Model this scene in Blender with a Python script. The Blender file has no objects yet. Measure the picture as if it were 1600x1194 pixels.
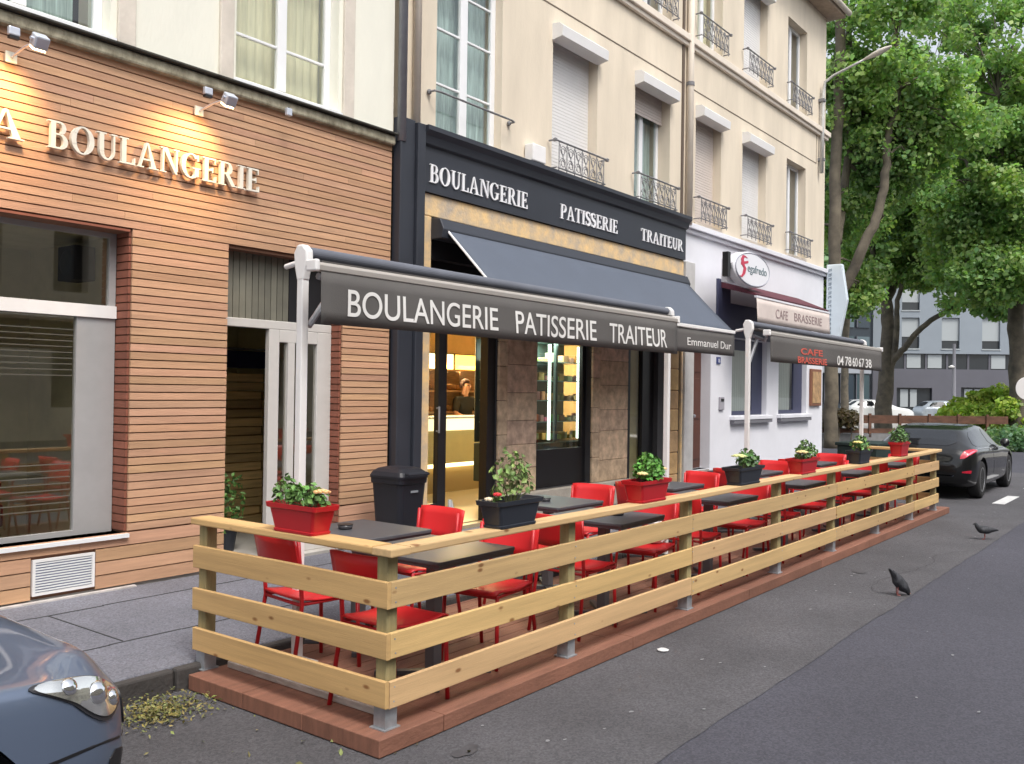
import bpy, bmesh, math, random
import numpy as np
from mathutils import Vector, Matrix
random.seed(7); RNG=np.random.default_rng(7)
S=bpy.context.scene; COL=S.collection
# ------------------------------------------------------------------ camera
def cam_axes(yaw,pitch,roll):
    cy,sy=math.cos(yaw),math.sin(yaw)
    f=Vector((cy*math.cos(pitch),sy*math.cos(pitch),math.sin(pitch)))
    r0=Vector((sy,-cy,0)); u0=r0.cross(f)
    return (math.cos(roll)*r0+math.sin(roll)*u0), (-math.sin(roll)*r0+math.cos(roll)*u0), f
CR,CU,CF=cam_axes(math.radians(37.45),math.radians(.5),math.radians(.83))
CH=Vector((0,0,1.75))
cd=bpy.data.cameras.new('camera'); cam=bpy.data.objects.new('camera',cd); COL.objects.link(cam)
m=Matrix((CR,CU,-CF)).transposed().to_4x4(); m.translation=CH; cam.matrix_world=m
cd.sensor_width=36; cd.lens=1425/1600*36; cd.clip_start=.05; cd.clip_end=600
S.camera=cam
# ------------------------------------------------------------------ light
W=bpy.data.worlds.new("World"); S.world=W; W.use_nodes=True
nt=W.node_tree; nt.nodes.clear()
sky=nt.nodes.new('ShaderNodeTexSky'); sky.sky_type='NISHITA'; sky.sun_disc=False
SUN_EL=math.radians(58); SUN_AZ=math.radians(205)   # azimuth clockwise from +Y
sky.sun_elevation=SUN_EL; sky.sun_rotation=SUN_AZ; sky.air_density=1.0; sky.dust_density=4.0; sky.ozone_density=1.0
hs=nt.nodes.new('ShaderNodeHueSaturation'); hs.inputs['Saturation'].default_value=.33
bg=nt.nodes.new('ShaderNodeBackground'); bg.inputs['Strength'].default_value=.15
wo=nt.nodes.new('ShaderNodeOutputWorld')
nt.links.new(sky.outputs[0],hs.inputs['Color']); nt.links.new(hs.outputs[0],bg.inputs[0]); nt.links.new(bg.outputs[0],wo.inputs[0])
sd=bpy.data.lights.new('sun','SUN'); sd.energy=1.0; sd.angle=math.radians(16); sd.color=(1,.95,.88)
so=bpy.data.objects.new('sun',sd); COL.objects.link(so)
sv=Vector((math.sin(SUN_AZ)*math.cos(SUN_EL),math.cos(SUN_AZ)*math.cos(SUN_EL),math.sin(SUN_EL)))
so.rotation_euler=sv.to_track_quat('Z','Y').to_euler(); so.location=(0,-5,20)
S.view_settings.view_transform='Standard'; S.view_settings.look='None'; S.view_settings.gamma=1
S.view_settings.exposure=0.88
S.cycles.max_bounces=8; S.cycles.transparent_max_bounces=12; S.cycles.use_denoising=True
# ------------------------------------------------------------------ helpers
def at(px,py,d):
    return CH+(CF+(px-800)/1425*CR-(py-597)/1425*CU)*d
def tag(o,label=None,cat=None,group=None,kind=None):
    if label: o['label']=label
    if cat: o['category']=cat
    if group: o['group']=group
    if kind: o['kind']=kind
    return o
def empty(name,loc=(0,0,0),label=None,cat=None,group=None,rz=0):
    o=bpy.data.objects.new(name,None); COL.objects.link(o); o.location=loc; o.rotation_euler=(0,0,rz)
    o.empty_display_size=.2
    return tag(o,label,cat,group)
def copy_tree(o,parent=None):
    c=o.copy(); COL.objects.link(c)
    if parent is not None: c.parent=parent; c.matrix_parent_inverse=o.matrix_parent_inverse.copy()
    for ch in list(o.children): copy_tree(ch,c)
    return c
_mats={}
def mat(name,col,rough=.7,metal=0,noise=0,scale=6,bump=0,bscale=30,stretch=(1,1,1),spec=None,col2=None,tone=False,clear=0,obj=False):
    if name in _mats: return _mats[name]
    M=bpy.data.materials.new(name); M.use_nodes=True; n=M.node_tree.nodes; L=M.node_tree.links
    b=n['Principled BSDF']; b.inputs['Roughness'].default_value=rough; b.inputs['Metallic'].default_value=metal
    if spec is not None: b.inputs['Specular IOR Level'].default_value=spec
    if clear: b.inputs['Coat Weight'].default_value=clear; b.inputs['Coat Roughness'].default_value=.04
    c4=(*col,1)
    b.inputs['Base Color'].default_value=c4
    tc=n.new('ShaderNodeTexCoord'); mp=n.new('ShaderNodeMapping'); mp.inputs['Scale'].default_value=stretch
    L.new(tc.outputs['Object'],mp.inputs[0])
    out=None
    if noise or col2:
        nz=n.new('ShaderNodeTexNoise'); nz.inputs['Scale'].default_value=scale; nz.inputs['Detail'].default_value=6; nz.inputs['Roughness'].default_value=.6
        L.new(mp.outputs[0],nz.inputs[0])
        r=n.new('ShaderNodeValToRGB'); r.color_ramp.elements[0].position=.3; r.color_ramp.elements[1].position=.7
        c2=col2 if col2 else tuple(c*(1-noise) for c in col)
        c1=col if col2 else tuple(min(1,c*(1+noise*.6)) for c in col)
        r.color_ramp.elements[0].color=(*c2,1); r.color_ramp.elements[1].color=(*c1,1)
        L.new(nz.outputs['Fac'],r.inputs[0]); out=r.outputs[0]
        rr=n.new('ShaderNodeMapRange'); rr.inputs[3].default_value=max(0,rough-.08); rr.inputs[4].default_value=min(1,rough+.08)
        L.new(nz.outputs['Fac'],rr.inputs[0]); L.new(rr.outputs[0],b.inputs['Roughness'])
    if tone:
        at_=n.new('ShaderNodeAttribute'); at_.attribute_name='tone'
        mx=n.new('ShaderNodeMix'); mx.data_type='RGBA'; mx.blend_type='MULTIPLY'; mx.inputs[0].default_value=1
        if out: L.new(out,mx.inputs[6])
        else: mx.inputs[6].default_value=c4
        L.new(at_.outputs['Color'],mx.inputs[7]); out=mx.outputs[2]
    if out: L.new(out,b.inputs['Base Color'])
    if bump:
        bn=n.new('ShaderNodeTexNoise'); bn.inputs['Scale'].default_value=bscale; bn.inputs['Detail'].default_value=5
        L.new(mp.outputs[0],bn.inputs[0])
        bp=n.new('ShaderNodeBump'); bp.inputs['Strength'].default_value=bump; bp.inputs['Distance'].default_value=.02
        L.new(bn.outputs['Fac'],bp.inputs['Height']); L.new(bp.outputs[0],b.inputs['Normal'])
    _mats[name]=M; return M
def emis(name,col,s,base=None):
    if name in _mats: return _mats[name]
    M=bpy.data.materials.new(name); M.use_nodes=True; b=M.node_tree.nodes['Principled BSDF']
    b.inputs['Base Color'].default_value=(*(base or col),1); b.inputs['Emission Color'].default_value=(*col,1); b.inputs['Emission Strength'].default_value=s
    _mats[name]=M; return M
def glass(name,tint=(.8,.85,.83),refl=1.0,rough=.02,thru=.95,f0=.07):
    if name in _mats: return _mats[name]
    M=bpy.data.materials.new(name); M.use_nodes=True; n=M.node_tree.nodes; L=M.node_tree.links; n.clear()
    o=n.new('ShaderNodeOutputMaterial'); t=n.new('ShaderNodeBsdfTransparent'); t.inputs[0].default_value=(*[c*thru for c in tint],1)
    g=n.new('ShaderNodeBsdfGlossy'); g.inputs['Roughness'].default_value=rough; g.inputs[0].default_value=(refl,refl,refl,1)
    lw=n.new('ShaderNodeLayerWeight'); lw.inputs[0].default_value=.5; pw=n.new('ShaderNodeMath'); pw.operation='POWER'; pw.inputs[1].default_value=4; L.new(lw.outputs['Facing'],pw.inputs[0]); f=n.new('ShaderNodeMapRange'); f.inputs[3].default_value=f0; f.inputs[4].default_value=1; L.new(pw.outputs[0],f.inputs[0]); mx=n.new('ShaderNodeMixShader')
    L.new(f.outputs[0],mx.inputs[0]); L.new(t.outputs[0],mx.inputs[1]); L.new(g.outputs[0],mx.inputs[2]); L.new(mx.outputs[0],o.inputs[0])
    _mats[name]=M; return M
class MB:
    def __init__(s): s.v=[]; s.f=[]; s.t=[]; s.tone=1.0; s.uvm=None
    def add(s,vs,fs,tone=None):
        k=len(s.v); s.v+= [tuple(a) for a in vs]; s.f+=[tuple(i+k for i in f) for f in fs]
        s.t+=[s.tone if tone is None else tone]*len(fs)
        return s
    def box(s,x0,x1,y0,y1,z0,z1,tone=None):
        v=[(x,y,z) for x in (x0,x1) for y in (y0,y1) for z in (z0,z1)]
        return s.add(v,[(0,1,3,2),(4,6,7,5),(0,4,5,1),(2,3,7,6),(0,2,6,4),(1,5,7,3)],tone)
    def obox(s,c,ax,ay,az,tone=None):
        c=Vector(c);ax=Vector(ax);ay=Vector(ay);az=Vector(az)
        v=[c+i*ax+j*ay+k*az for i in(-1,1) for j in(-1,1) for k in(-1,1)]
        return s.add(v,[(0,1,3,2),(4,6,7,5),(0,4,5,1),(2,3,7,6),(0,2,6,4),(1,5,7,3)],tone)
    def prism(s,poly,off,tone=None):   # poly list of 3d pts, off vector
        n=len(poly); o=Vector(off); v=[Vector(p) for p in poly]; v2=[p+o for p in v]
        f=[tuple(range(n))[::-1],tuple(range(n,2*n))]+[(i,(i+1)%n,(i+1)%n+n,i+n) for i in range(n)]
        return s.add(v+v2,f,tone)
    def tube(s,pts,r,n=8,caps=True,tone=None):
        pts=[Vector(p) for p in pts]; R=r if isinstance(r,(list,tuple)) else [r]*len(pts)
        vs=[];prev=None
        for i,p in enumerate(pts):
            d=(pts[min(i+1,len(pts)-1)]-pts[max(i-1,0)]).normalized()
            if prev is None:
                a=Vector((0,0,1)) if abs(d.z)<.9 else Vector((1,0,0)); e=d.cross(a).normalized()
            else:
                e=(prev-d*prev.dot(d)).normalized()
            prev=e; g=d.cross(e)
            for k in range(n):
                t=2*math.pi*k/n; vs.append(p+R[i]*(math.cos(t)*e+math.sin(t)*g))
        fs=[(i*n+k,i*n+(k+1)%n,(i+1)*n+(k+1)%n,(i+1)*n+k) for i in range(len(pts)-1) for k in range(n)]
        if caps: fs+=[tuple(range(n))[::-1],tuple(range((len(pts)-1)*n,len(pts)*n))]
        return s.add(vs,fs,tone)
    def lathe(s,prof,c=(0,0,0),n=20,axis='z',tone=None):
        vs=[];c=Vector(c)
        for (r,h) in prof:
            for k in range(n):
                t=2*math.pi*k/n; a,b=r*math.cos(t),r*math.sin(t)
                vs.append(c+Vector({'z':(a,b,h),'y':(a,h,b),'x':(h,a,b)}[axis]))
        fs=[(i*n+k,i*n+(k+1)%n,(i+1)*n+(k+1)%n,(i+1)*n+k) for i in range(len(prof)-1) for k in range(n)]
        fs+=[tuple(range(n))[::-1],tuple(range((len(prof)-1)*n,len(prof)*n))]
        return s.add(vs,fs,tone)
    def grid(s,P,tone=None,closed=False):
        nu=len(P);nv=len(P[0]); vs=[p for row in P for p in row]
        fs=[(i*nv+j,i*nv+(j+1)%nv,(i+1)*nv+(j+1)%nv,(i+1)*nv+j) for i in range(nu-1) for j in range(nv if closed else nv-1)]
        return s.add(vs,fs,tone)
    def build(s,name,m,parent=None,smooth=False,bevel=0,label=None,solid=0,fixn=True,sub=0):
        me=bpy.data.meshes.new(name); me.from_pydata(s.v,[],s.f)
        if any(t!=1.0 for t in s.t):
            ca=me.color_attributes.new('tone','FLOAT_COLOR','CORNER'); arr=[]
            for p,t in zip(me.polygons,s.t):
                c=t if isinstance(t,(tuple,list)) else (t,t,t)
                arr+= [c[0],c[1],c[2],1]*len(p.vertices)
            ca.data.foreach_set('color',arr)
        elif m and any(x.type=='ATTRIBUTE' for x in m.node_tree.nodes):
            ca=me.color_attributes.new('tone','FLOAT_COLOR','CORNER'); ca.data.foreach_set('color',[1.0]*4*len(me.loops))
        if fixn:
            bm=bmesh.new(); bm.from_mesh(me); bmesh.ops.recalc_face_normals(bm,faces=bm.faces); bm.to_mesh(me); bm.free()
        if smooth: me.polygons.foreach_set('use_smooth',[True]*len(me.polygons))
        me.materials.append(m); me.update()
        o=bpy.data.objects.new(name,me); COL.objects.link(o)
        if parent is not None: o.parent=parent
        if solid: md=o.modifiers.new('s','SOLIDIFY'); md.thickness=solid; md.offset=0
        if bevel: md=o.modifiers.new('b','BEVEL'); md.width=bevel; md.segments=2; md.limit_method='ANGLE'; md.harden_normals=False
        if sub: md=o.modifiers.new('ss','SUBSURF'); md.levels=sub; md.render_levels=sub
        if label: o['label']=label
        return o
def wall_holes(mb,x0,x1,z0,z1,y0,y1,holes):
    """slab between y0 (street face) and y1 with rectangular holes (hx0,hx1,hz0,hz1), reveals included"""
    xs=sorted({x0,x1,*[min(max(v,x0),x1) for h in holes for v in h[:2]]}); zs=sorted({z0,z1,*[min(max(v,z0),z1) for h in holes for v in h[2:]]})
    def inside(x,z): return any(h[0]<x<h[1] and h[2]<z<h[3] for h in holes)
    nx,nz=len(xs)-1,len(zs)-1
    cell=[[not inside((xs[i]+xs[i+1])/2,(zs[j]+zs[j+1])/2) for j in range(nz)] for i in range(nx)]
    for i in range(nx):
        for j in range(nz):
            if not cell[i][j]: continue
            a,b,c,d=xs[i],xs[i+1],zs[j],zs[j+1]
            mb.add([(a,y0,c),(b,y0,c),(b,y0,d),(a,y0,d)],[(0,1,2,3)]); mb.add([(a,y1,c),(b,y1,c),(b,y1,d),(a,y1,d)],[(3,2,1,0)])
            if i==0 or not cell[i-1][j]: mb.add([(a,y0,c),(a,y0,d),(a,y1,d),(a,y1,c)],[(0,1,2,3)])
            if i==nx-1 or not cell[i+1][j]: mb.add([(b,y0,c),(b,y0,d),(b,y1,d),(b,y1,c)],[(3,2,1,0)])
            if j==0 or not cell[i][j-1]: mb.add([(a,y0,c),(b,y0,c),(b,y1,c),(a,y1,c)],[(3,2,1,0)])
            if j==nz-1 or not cell[i][j+1]: mb.add([(a,y0,d),(b,y0,d),(b,y1,d),(a,y1,d)],[(0,1,2,3)])
def apply_mesh(o,smooth=True):
    dg=bpy.context.evaluated_depsgraph_get(); dg.update(); me=bpy.data.meshes.new_from_object(o.evaluated_get(dg))
    o.modifiers.clear(); old=o.data; o.data=me
    if smooth: me.polygons.foreach_set('use_smooth',[True]*len(me.polygons))
    return o
def skin(name,pts,edges,m,parent=None,sub=2,label=None,root=0):
    """pts: (x,y,z,rx[,ry])"""
    me=bpy.data.meshes.new(name); me.from_pydata([p[:3] for p in pts],edges,[]); me.materials.append(m)
    o=bpy.data.objects.new(name,me); COL.objects.link(o)
    o.modifiers.new('k','SKIN')
    if not me.skin_vertices: me.skin_vertices.new() if hasattr(me.skin_vertices,'new') else None
    lay=me.skin_vertices[0].data
    for i,p in enumerate(pts): lay[i].radius=(p[3],p[4] if len(p)>4 else p[3]); lay[i].use_root=(i==root)
    s=o.modifiers.new('s','SUBSURF'); s.levels=sub; s.render_levels=sub
    apply_mesh(o)
    o.data.name=name
    if parent is not None: o.parent=parent
    if label: o['label']=label
    return o
def text_mesh(txt,name,m,x0,x1,zb,h,y,parent=None,extr=.003,space=1.0,bold=0,label=None):
    """built-in font text on a plane facing -y, cap height h, squeezed into x0..x1"""
    c=bpy.data.curves.new(name,'FONT'); c.body=txt; c.size=1; c.extrude=.5; c.space_character=space; c.offset=bold
    o=bpy.data.objects.new(name,c); COL.objects.link(o)
    dg=bpy.context.evaluated_depsgraph_get(); me=bpy.data.meshes.new_from_object(o.evaluated_get(dg)); bpy.data.objects.remove(o)
    n=len(me.vertices); co=np.empty(n*3); me.vertices.foreach_get('co',co); co=co.reshape(-1,3)
    mn,mx=co.min(0),co.max(0)
    caph=.729
    out=np.empty_like(co); out[:,0]=x0+(co[:,0]-mn[0])/(mx[0]-mn[0])*(x1-x0); out[:,2]=zb+co[:,1]/caph*h; out[:,1]=y-co[:,2]*extr*2
    me.vertices.foreach_set('co',out.ravel()); me.materials.clear(); me.materials.append(m); me.update()
    bm=bmesh.new(); bm.from_mesh(me); bmesh.ops.recalc_face_normals(bm,faces=bm.faces); bm.to_mesh(me); bm.free()
    me.name=name
    o=bpy.data.objects.new(name,me); COL.objects.link(o)
    if parent is not None: o.parent=parent
    if label: o['label']=label
    return o
# ---- serif capitals, unit cap height
def ring(cx,cy,ro,ri,a0,a1,n=18):
    """ro=(rx,ry) outer, ri inner ellipse; degrees"""
    A=[math.radians(a0+(a1-a0)*i/n) for i in range(n+1)]
    o=[(cx+ro[0]*math.cos(a),cy+ro[1]*math.sin(a)) for a in A]; i_=[(cx+ri[0]*math.cos(a),cy+ri[1]*math.sin(a)) for a in A]
    return [[o[k],o[k+1],i_[k+1],i_[k]] for k in range(n)]
def R_(x0,x1,y0,y1): return [(x0,y0),(x1,y0),(x1,y1),(x0,y1)]
TK=.17;TN=.07;SF=.05
def stemI(x,top=True,bot=True,w=TK,e=.09):
    L=[R_(x,x+w,SF if bot else 0,1-SF if top else 1)]
    if bot: L.append(R_(x-e,x+w+e,0,SF))
    if top: L.append(R_(x-e,x+w+e,1-SF,1))
    return L
def glyph(ch):
    P=[]
    if ch=='I': P=stemI(.1); w=.37
    elif ch=='L': P=stemI(.1,bot=False)+[R_(.01,.1,0,SF),R_(.27,.62,0,TN),[(.56,TN),(.62,TN),(.62,.27),(.585,.27)]]; w=.64
    elif ch=='E': P=[R_(.1,.27,0,1),R_(.01,.1,0,SF),R_(.01,.1,1-SF,1),R_(.27,.64,0,TN),R_(.27,.6,1-TN,1),R_(.27,.47,.47,.54),[(.58,TN),(.64,TN),(.64,.26),(.61,.26)],[(.55,1-TN),(.6,1-TN),(.6,.76),(.57,.76)],R_(.45,.49,.39,.62)]; w=.68
    elif ch=='T': P=stemI(.27,top=False)+[R_(.0,.27,1-TN,1),R_(.44,.71,1-TN,1),[(0,1-TN),(.05,1-TN),(.02,.76),(0,.76)],[(.66,1-TN),(.71,1-TN),(.71,.76),(.69,.76)]]; w=.72
    elif ch=='U': P=[R_(.1,.27,.33,1-SF),R_(.01,.36,1-SF,1),R_(.62,.69,.33,1-SF),R_(.54,.77,1-SF,1)]+ring(.395,.33,(.295,.35),(.225-.1,.27),180,270)+ring(.395,.33,(.295,.35),(.225,.27),270,360); w=.8
    elif ch=='N': P=[R_(.1,.17,SF,1-SF),R_(.01,.26,0,SF),R_(.01,.1,1-SF,1),[(.1,1),(.3,1),(.74,0),(.64,0)],R_(.67,.74,0.1,1-SF),R_(.58,.82,1-SF,1)]; w=.84
    elif ch=='A': P=[[(.37,1),(.43,1),(.17,SF),(.1,SF)],[(.4,1),(.45,1),(.78,SF),(.58,SF)],R_(.24,.58,.3,.36),R_(.0,.27,0,SF),R_(.48,.87,0,SF)]; w=.88
    elif ch=='O': P=ring(.43,.5,(.42,.52),(.24,.46),0,360,36); w=.88
    elif ch=='G': P=ring(.43,.5,(.42,.52),(.24,.46),42,318,30)+[R_(.6,.77,.08,.4),R_(.5,.86,.4,.45),R_(.71,.75,.72,.98)]; w=.88
    elif ch=='P': P=stemI(.1)+[R_(.27,.42,1-TN,1),R_(.27,.42,.45,.45+TN)]+ring(.42,.725,(.25,.275),(.09,.205),-90,90); w=.7
    elif ch=='B': P=[R_(.1,.27,0,1),R_(.01,.1,0,SF),R_(.01,.1,1-SF,1),R_(.27,.4,1-TN,1),R_(.27,.42,.5,.5+TN*.8),R_(.27,.42,0,TN)]+ring(.4,.76,(.23,.24),(.08,.175),-80,90)+ring(.42,.278,(.28,.278),(.11,.21),-90,90); w=.74
    elif ch=='R': P=stemI(.1)+[R_(.27,.42,1-TN,1),R_(.27,.42,.47,.47+TN)]+ring(.42,.735,(.24,.265),(.08,.195),-90,90)+[[(.33,.47),(.5,.49),(.82,0),(.62,0)],R_(.74,.88,0,SF)]; w=.86
    elif ch=='S':
        pts=[]
        for i in range(25):
            t=i/24
            if t<.5: a=math.radians(35+ (270-35)*t*2); pts.append((.3+.21*math.cos(a),.74+.215*math.sin(a),))
            else: a=math.radians(90-(90+145)*(t-.5)*2); pts.append((.3+.23*math.cos(a),.265+.23*math.sin(a)))
        for i in range(24):
            t=i/24; wd=.04+.07*math.sin(math.pi*t)**1.2
            a,b=Vector(pts[i]),Vector(pts[i+1]); d=(b-a); 
            if d.length<1e-5: continue
            d.normalize(); nrm=Vector((-d.y,d.x))*wd
            P.append([tuple(a+nrm-d*.01),tuple(a-nrm-d*.01),tuple(b-nrm+d*.01),tuple(b+nrm+d*.01)])
        P+= [R_(.47,.51,.72,.98),R_(.06,.1,.02,.3)]; w=.6
    else: w=.4
    return P,w
def serif_word(txt,m,x0,x1,zb,h,y,thick,parent,space=.06,name='letter'):
    G=[glyph(c) for c in txt]; tot=sum(g[1] for g in G)+space*(len(G)-1); k=(x1-x0)/tot; x=x0
    for P,w in G:
        mb=MB()
        for i,poly in enumerate(P):
            e=.0004*(i%5)
            mb.prism([(x+p[0]*k,y,zb+p[1]*h) for p in poly],(0,-thick-e,0))
        if P: mb.build(name,m,parent)
        x+=(w+space)*k
# ------------------------------------------------------------------ materials
Mcream=mat('cream_render',(.80,.79,.69),.85,noise=.1,scale=1.2,bump=.15,bscale=40,stretch=(1,1,.35))
Mpil=mat('beige_stone',(.66,.60,.52),.85,noise=.15,scale=3,bump=.2)
Mbeige=mat('beige_render',(.70,.615,.49),.88,noise=.15,scale=1.6,bump=.12,bscale=60,stretch=(1,1,.22))
Mtrim=mat('pale_trim',(.74,.66,.56),.8,noise=.1,scale=3)
Mpvc=mat('white_frame',(.78,.79,.80),.35,noise=.04,scale=4)
Mshut=mat('white_shutter',(.74,.73,.72),.5,noise=.04,scale=3)
Mshutb=mat('beige_shutter',(.62,.55,.50),.5,noise=.05,scale=3)
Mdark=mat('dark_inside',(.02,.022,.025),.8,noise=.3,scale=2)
Mcurt=mat('curtain',(.42,.52,.50),.9,noise=.45,scale=5,stretch=(8,1,.4))
Mcurt_refl=mat('net_curtain',(.74,.68,.48),.9,noise=.2,scale=4,stretch=(6,1,.3))  # net curtain colour, also used to paint a cream reflection
Manth=mat('anthracite_paint',(.030,.034,.045),.45,noise=.12,scale=3)
Mblk=mat('black_frame',(.012,.012,.014),.4,noise=.2,scale=5)
Miron=mat('wrought_iron',(.20,.20,.21),.6,noise=.3,scale=20)
Mlav=mat('white_lavender_paint',(.73,.735,.78),.75,noise=.06,scale=1.5,bump=.1,bscale=50)
Mstone=mat('pinkish_stone',(.34,.22,.15),.85,noise=.35,scale=5,bump=.5,bscale=18,stretch=(1,1,1.6))
Mstone2=mat('golden_stone',(.58,.40,.20),.85,noise=.3,scale=4,bump=.4,bscale=20,col2=(.42,.32,.24))
Mledge=mat('weathered_ledge',(.50,.46,.34),.95,noise=.5,scale=11,bump=.5,col2=(.17,.15,.10),stretch=(1,1,.5))
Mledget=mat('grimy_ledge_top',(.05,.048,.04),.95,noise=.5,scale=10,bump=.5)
Mzinc=mat('zinc_grey',(.30,.31,.34),.5,.3,noise=.15,scale=6)
Mwhite=mat('white_paint',(.80,.79,.78),.4,noise=.05,scale=6)
Mglass=glass('window_glass',(.9,.94,.92))
Mglassd=glass('shop_glass',(.85,.85,.78),thru=.95,refl=1.0,f0=.19)
Masph=mat('old_asphalt',(.082,.080,.088),.9,noise=.22,scale=1.3,bump=.5,bscale=160,stretch=(1,1,1))
Masph2=mat('new_asphalt',(.060,.060,.077),.88,noise=.14,scale=.8,bump=.45,bscale=170)
Mpave=mat('pavement_asphalt',(.145,.148,.175),.85,noise=.16,scale=1.6,bump=.4,bscale=120)
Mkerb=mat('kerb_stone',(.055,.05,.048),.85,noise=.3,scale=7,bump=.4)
Mroadpaint=mat('road_paint',(.62,.62,.62),.7,noise=.25,scale=12,bump=.3)
def structure(o,name=None): o['kind']='structure'; return o
# speckle for the asphalts
for M in (Masph,Masph2,Mpave):
    n=M.node_tree.nodes; L=M.node_tree.links; b=n['Principled BSDF']; src=b.inputs['Base Color'].links[0].from_socket
    tc=n.new('ShaderNodeTexCoord'); vz=n.new('ShaderNodeTexVoronoi'); vz.inputs['Scale'].default_value=95
    L.new(tc.outputs['Object'],vz.inputs[0])
    rp=n.new('ShaderNodeMapRange'); rp.inputs[1].default_value=0;rp.inputs[2].default_value=1;rp.inputs[3].default_value=.74;rp.inputs[4].default_value=1.3
    sep=n.new('ShaderNodeSeparateColor'); L.new(vz.outputs['Color'],sep.inputs[0]); L.new(sep.outputs[0],rp.inputs[0])
    # large blotches
    nz=n.new('ShaderNodeTexNoise'); nz.inputs['Scale'].default_value=.45; nz.inputs['Detail'].default_value=4; L.new(tc.outputs['Object'],nz.inputs[0])
    r2=n.new('ShaderNodeMapRange'); r2.inputs[1].default_value=.3;r2.inputs[2].default_value=.7;r2.inputs[3].default_value=.82;r2.inputs[4].default_value=1.18; L.new(nz.outputs['Fac'],r2.inputs[0])
    mu=n.new('ShaderNodeMath'); mu.operation='MULTIPLY'; L.new(rp.outputs[0],mu.inputs[0]); L.new(r2.outputs[0],mu.inputs[1])
    mx=n.new('ShaderNodeVectorMath'); mx.operation='SCALE'; L.new(src,mx.inputs[0]); L.new(mu.outputs[0],mx.inputs['Scale']); L.new(mx.outputs[0],b.inputs['Base Color'])
# ------------------------------------------------------------------ ground
FY=6.87; PZ=.13
structure(MB().add([(-60,-150,-.012),(400,-150,-.012),(400,260,-.012),(-60,260,-.012)],[(0,1,2,3)]).build('ground',Masph2))
er=random.Random(5); ev=[]; eo=0
for k in range(641):
    eo=eo*.85+er.uniform(-.006,.006); ev.append((-40+k*.1,2.08+eo,-.004))
nE=len(ev); ev+=[(v[0],4.9,-.004) for v in ev]
structure(MB().add(ev,[(k,k+1,nE+k+1,nE+k) for k in range(nE-1)]).build('parking_lane',Masph))
structure(MB().add([(-40,-9,-.008),(60,-9,-.008),(60,2.5,-.008),(-40,2.5,-.008)],[(0,1,2,3)]).build('road',Masph2))
mb=MB(); mb.box(-20,21.5,4.745,FY+.0,-.1,PZ); structure(mb.build('pavement',Mpave,bevel=.012))
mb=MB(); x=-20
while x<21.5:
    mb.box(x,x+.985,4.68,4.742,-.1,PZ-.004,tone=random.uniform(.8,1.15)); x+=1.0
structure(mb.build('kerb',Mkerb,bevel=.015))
# fine cracks / joints in pavement
mj=mat('joint_tar',(.03,.03,.032),.9)
mb=MB()
for yy,xa,xb in ((6.42,-4,7.5),(5.42,-4,21),):
    x=xa
    while x<xb:
        y2=yy+random.uniform(-.012,.012); mb.box(x,x+.5,y2-.006,y2+.006,PZ-.002,PZ+.003); x+=.5
for x in (1.3,3.1,5.4,8.0,11,14): mb.box(x-.005,x+.005,5.44,6.40,PZ-.002,PZ+.003)
structure(mb.build('pavement_joints',mj))
mb=MB()
for x in (16.75,19.9,23,26.1): mb.box(x,x+1.45,2.66,2.84,-.004,.003)
structure(mb.build('road_marking',Mroadpaint))
# cross street + pavement beyond
rr=random.Random(77)
def crack(mb,x,y,n,st,ang,w):
    pts=[]
    for i in range(n):
        pts.append((x,y)); ang+=rr.uniform(-.5,.5); x+=st*math.cos(ang); y+=st*math.sin(ang)
    for i in range(n-1):
        a,b=Vector((*pts[i],0)),Vector((*pts[i+1],0)); d=(b-a).normalized(); nn=Vector((-d.y,d.x,0))*w*rr.uniform(.5,1); mb.add([a-nn+Vector((0,0,.001)),a+nn+Vector((0,0,.001)),b+nn+Vector((0,0,.001)),b-nn+Vector((0,0,.001))],[(0,1,2,3)])
mb=MB()
for (x,y,n,a) in ((8.5,2.4,26,.05),(11,-.4,34,.1)): crack(mb,x,y,n,.12,a,.004)
structure(mb.build('road_cracks',mat('crack_dark',(.045,.044,.05),.95)))
def blob(cx,cy,r,z,n=40,sq=.6):
    ph=[rr.uniform(0,6) for _ in range(4)]; return [(cx+r*(1+.18*math.sin(2*t+ph[0])+.12*math.sin(3*t+ph[1])+.07*math.sin(7*t+ph[2]))*math.cos(t),cy+sq*r*(1+.18*math.sin(2*t+ph[0])+.12*math.sin(3*t+ph[1])+.07*math.sin(7*t+ph[2]))*math.sin(t),z) for t in [2*math.pi*k/n for k in range(n)]]
mb=MB()
for (x,y,r) in ((9.3,2.75,.10),(3.4,2.85,.08)): mb.add(blob(x,y,r,.0005),[tuple(range(40))])
structure(mb.build('oil_stains',mat('oil_stain',(.062,.060,.066),.75,noise=.3,scale=14)))
mb=MB()
for i in range(70):
    x=rr.uniform(2.6,16); y=rr.choice((rr.uniform(2.2,3.0),rr.uniform(-1,2))); r=rr.uniform(.008,.02); mb.add(blob(x,y,r,.0012,8),[tuple(range(8))])
structure(mb.build('gum_spots',mat('gum_grey',(.22,.22,.23),.8)))
mp2=mat('pale_paving',(.32,.31,.29),.9,noise=.2,scale=1,bump=.3)
mb=MB(); mb.box(36,70,-30,60,-.1,.03); structure(mb.build('far_pavement',mp2))
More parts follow.
